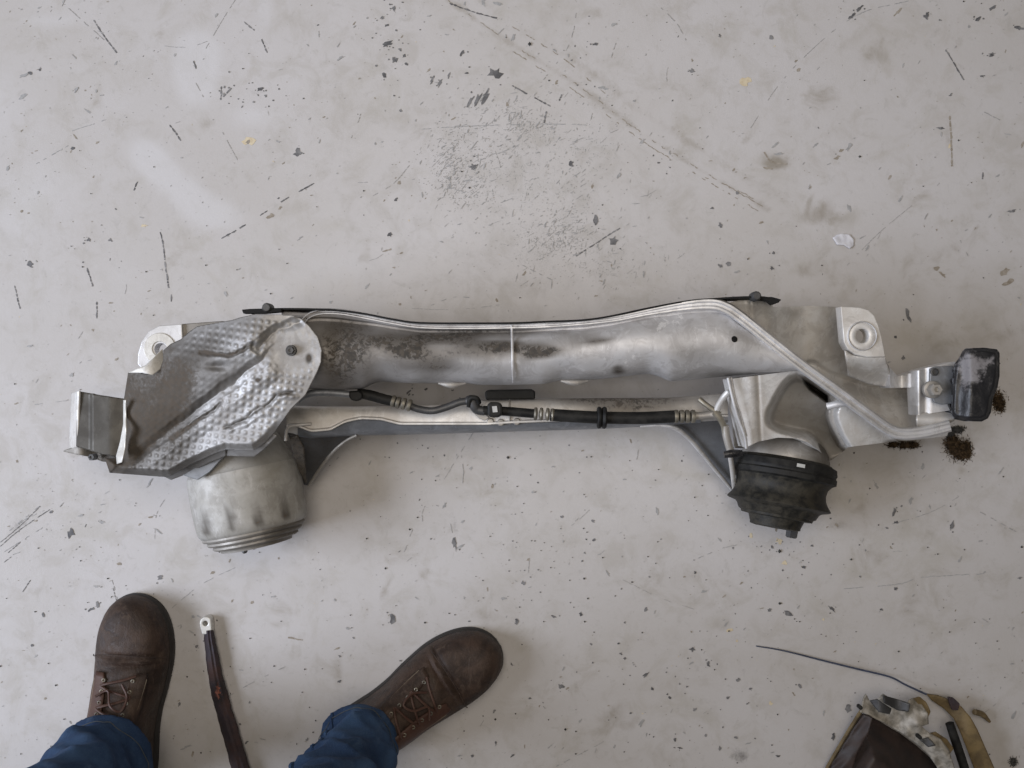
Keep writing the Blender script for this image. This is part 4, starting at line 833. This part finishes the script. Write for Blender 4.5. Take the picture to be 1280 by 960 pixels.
tube('cover_edge', [P(1077, 888, .03), P(1066, 905, .022), P(1050, 932, .016), P(1034, 960, .012), P(1020, 990, .01)], .0026, 'strap_yellow', scrap, 8)
patch('side_panel', [(1079, 893), (1090, 897), (1086, 915), (1072, 940), (1062, 975), (1030, 985), (1040, 955), (1056, 928)], lambda X, Y: .030 + .0006*(X-1030) + .002*wob(X, Y, 25, 2), 'pouch_brown', scrap, 2.0, .002)
for tp, zz, mt in (([(1143, 873), (1150, 871), (1158, 878), (1163, 890), (1160, 897), (1153, 888)], .05, 'strap_yellow'), ([(1158, 917), (1170, 915), (1184, 924), (1192, 936), (1186, 944), (1176, 934), (1164, 928)], .048, 'strap_yellow'), ([(1150, 925), (1160, 922), (1170, 932), (1160, 934)], .062, 'dark_steel')):
    patch('broken_piece', tp, lambda X, Y, zz=zz: zz + .003*np.sin(X/5.0), mt, scrap, 1.5, .002)
patch('torn_rim', rim, lambda X, Y: .052 + .006*wob(X, Y, 34, 1) + .006*np.sin(X/9.0)*np.cos(Y/9.0), 'torn_foil', scrap, 1.5, .002)
for tp in ([(1087, 876), (1096, 874), (1115, 886), (1112, 893), (1098, 890)], [(1104, 869), (1118, 873), (1138, 880), (1136, 890), (1122, 888), (1106, 879)]):
    patch('dark_flap', tp, lambda X, Y: .066 + .004*np.sin(X/6), 'dark_steel', scrap, 1.5, .002)
for hx_, hy_ in ((1149, 921), (1075, 884)): lathe('rivet_hole', P(hx_, hy_, .064), (0, 0, 1), [(-.006, .0028), (.003, .0028), (.0035, .001)], 'black_rubber', scrap, 10)
tube('dark_rod', [P(1187, 904, .038), P(1195, 928, .038), P(1204, 955, .036), P(1222, 1010, .034)], [.0058, .0062, .0062, .006], 'black_rubber', scrap, 12)
st_ = [(1158, 868), (1172, 870), (1188, 876), (1202, 884), (1213, 896), (1222, 912), (1232, 935), (1243, 960), (1262, 1010), (1240, 1015), (1222, 970), (1210, 940), (1200, 915), (1192, 898), (1180, 886), (1165, 876)]
patch('yellow_strap', st_, lambda X, Y: .010 + .020*sstep(1160, 1215, X) + .003*np.sin(Y/12.0), 'strap_yellow', scrap, 1.6, .003)
tube('strap_tail', [P(1218, 890, .020), P(1228, 893, .014), (P(1237, 902, .008))], [.004, .004, .002], 'strap_yellow', scrap, 8)
prism('strap_buckle', [(1186, 872), (1193, 873), (1200, 880), (1198, 888), (1191, 888), (1188, 880)], .030, .006, 'rusty_bar', scrap)
tube('wire', [P(945, 807.5, .002), P(980, 813.5, .003), P(1030, 826, .005), P(1075, 837, .007), P(1112, 846, .009), P(1132, 856, .011), P(1158, 868, .013)], [.0008, .0010, .0012, .0013, .0013, .0013, .0014], 'wire_blue', scrap, 8, 5)

# ------------------------------------------------------------------ loose bits on the floor
chip = tag(patch('paint_flake', [(1041, 297), (1047, 293), (1054, 292), (1062, 293), (1067, 299), (1068, 307), (1062, 311), (1055, 306), (1046, 306)], lambda X, Y: .0022 + .0012*wob(X, Y, 18, 1), 'paint_chip', None, 1.2, .001), 'small white paint flake lying loose on the open floor', 'paint flake')
def clump(name, label, spots, n, seed, mat='rust_dirt'):
    """a ragged heap of crumbs: spots = (px, py, rx, ry)"""
    rnd = random.Random(seed); V = []; Fc = []; k = CZ/F
    for i in range(n):
        px, py, rx, ry = rnd.choice(spots); u, v = rnd.gauss(0, .5), rnd.gauss(0, .5); rr = u*u + v*v
        sz = rnd.uniform(.0004, .0015)*(1.0 if rr < .6 else .6); c = P(px + u*rx, py + v*ry, 0)
        cz = max(0, 1 - rr)*min(rx, ry)*k*0.45*rnd.random() + sz*.5; b = len(V); a = rnd.uniform(0, 3.14); el = rnd.uniform(.8, 5.0)
        for d in ((1, 0, 0), (-1, 0, 0), (0, 1, 0), (0, -1, 0), (0, 0, .7), (0, 0, -.7)):
            x, y = d[0]*sz*el, d[1]*sz*rnd.uniform(.3, .8)
            V.append((c[0] + x*math.cos(a) - y*math.sin(a), c[1] + x*math.sin(a) + y*math.cos(a), max(0.0002, cz + d[2]*sz)))
        for f in ((0, 2, 4), (2, 1, 4), (1, 3, 4), (3, 0, 4), (2, 0, 5), (1, 2, 5), (3, 1, 5), (0, 3, 5)): Fc.append(tuple(b+i for i in f))
    return tag(mkobj(name, V, Fc, mat, None, False), label, 'dirt clump')
clump('dirt_clump', 'large dark brown dirt clump below the black pad', [(1194, 560, 13, 11), (1200, 566, 12, 10), (1190, 552, 9, 9), (1207, 562, 7, 12)], 2600, 1)
clump('dirt_clump', 'fuzzy dirt clump half hidden under the edge of the black pad', [(1246, 500, 9, 13), (1250, 506, 6, 9)], 800, 2)
clump('dirt_clump', 'flat crumbled dirt smear under the lower edge of the casting', [(1116, 556, 8, 3.5), (1130, 556, 10, 4), (1141, 556, 9, 4)], 700, 3)
clump('dirt_clump', 'black greasy crumbs directly under the tip of the casting', [(1186, 541, 8, 4), (1196, 537, 9, 4)], 800, 4, 'grit_dark')
clump('dirt_clump', 'small black dirt clump beside the yellow strap', [(1266, 952, 5, 5)], 160, 5, 'grit_dark')
rnd = random.Random(11); V = []; Fc = []
for i in range(420):
    x, y = rnd.uniform(-20, 1300), rnd.uniform(560, 980) if rnd.random() < .6 else rnd.uniform(-20, 980); sz = rnd.uniform(.0005, .0013)*(1 + (rnd.random() < .06)); c = P(x, y, 0); b = len(V)
    for d in ((1, 0, .5), (-1, 0, .5), (0, 1, .5), (0, -1, .5), (0, 0, 1.1), (0, 0, 0)): V.append((c[0] + d[0]*sz*rnd.uniform(.6, 1.4), c[1] + d[1]*sz*rnd.uniform(.6, 1.4), .0005 + max(0, d[2]*sz)))
    for f in ((0, 2, 4), (2, 1, 4), (1, 3, 4), (3, 0, 4), (2, 0, 5), (1, 2, 5), (3, 1, 5), (0, 3, 5)): Fc.append(tuple(b+i for i in f))
gr = mkobj('floor_grit', V, Fc, 'grit_dark', None, False); gr['kind'] = 'stuff'; gr['label'] = 'dark grit scattered over the painted floor'; gr['category'] = 'grit'
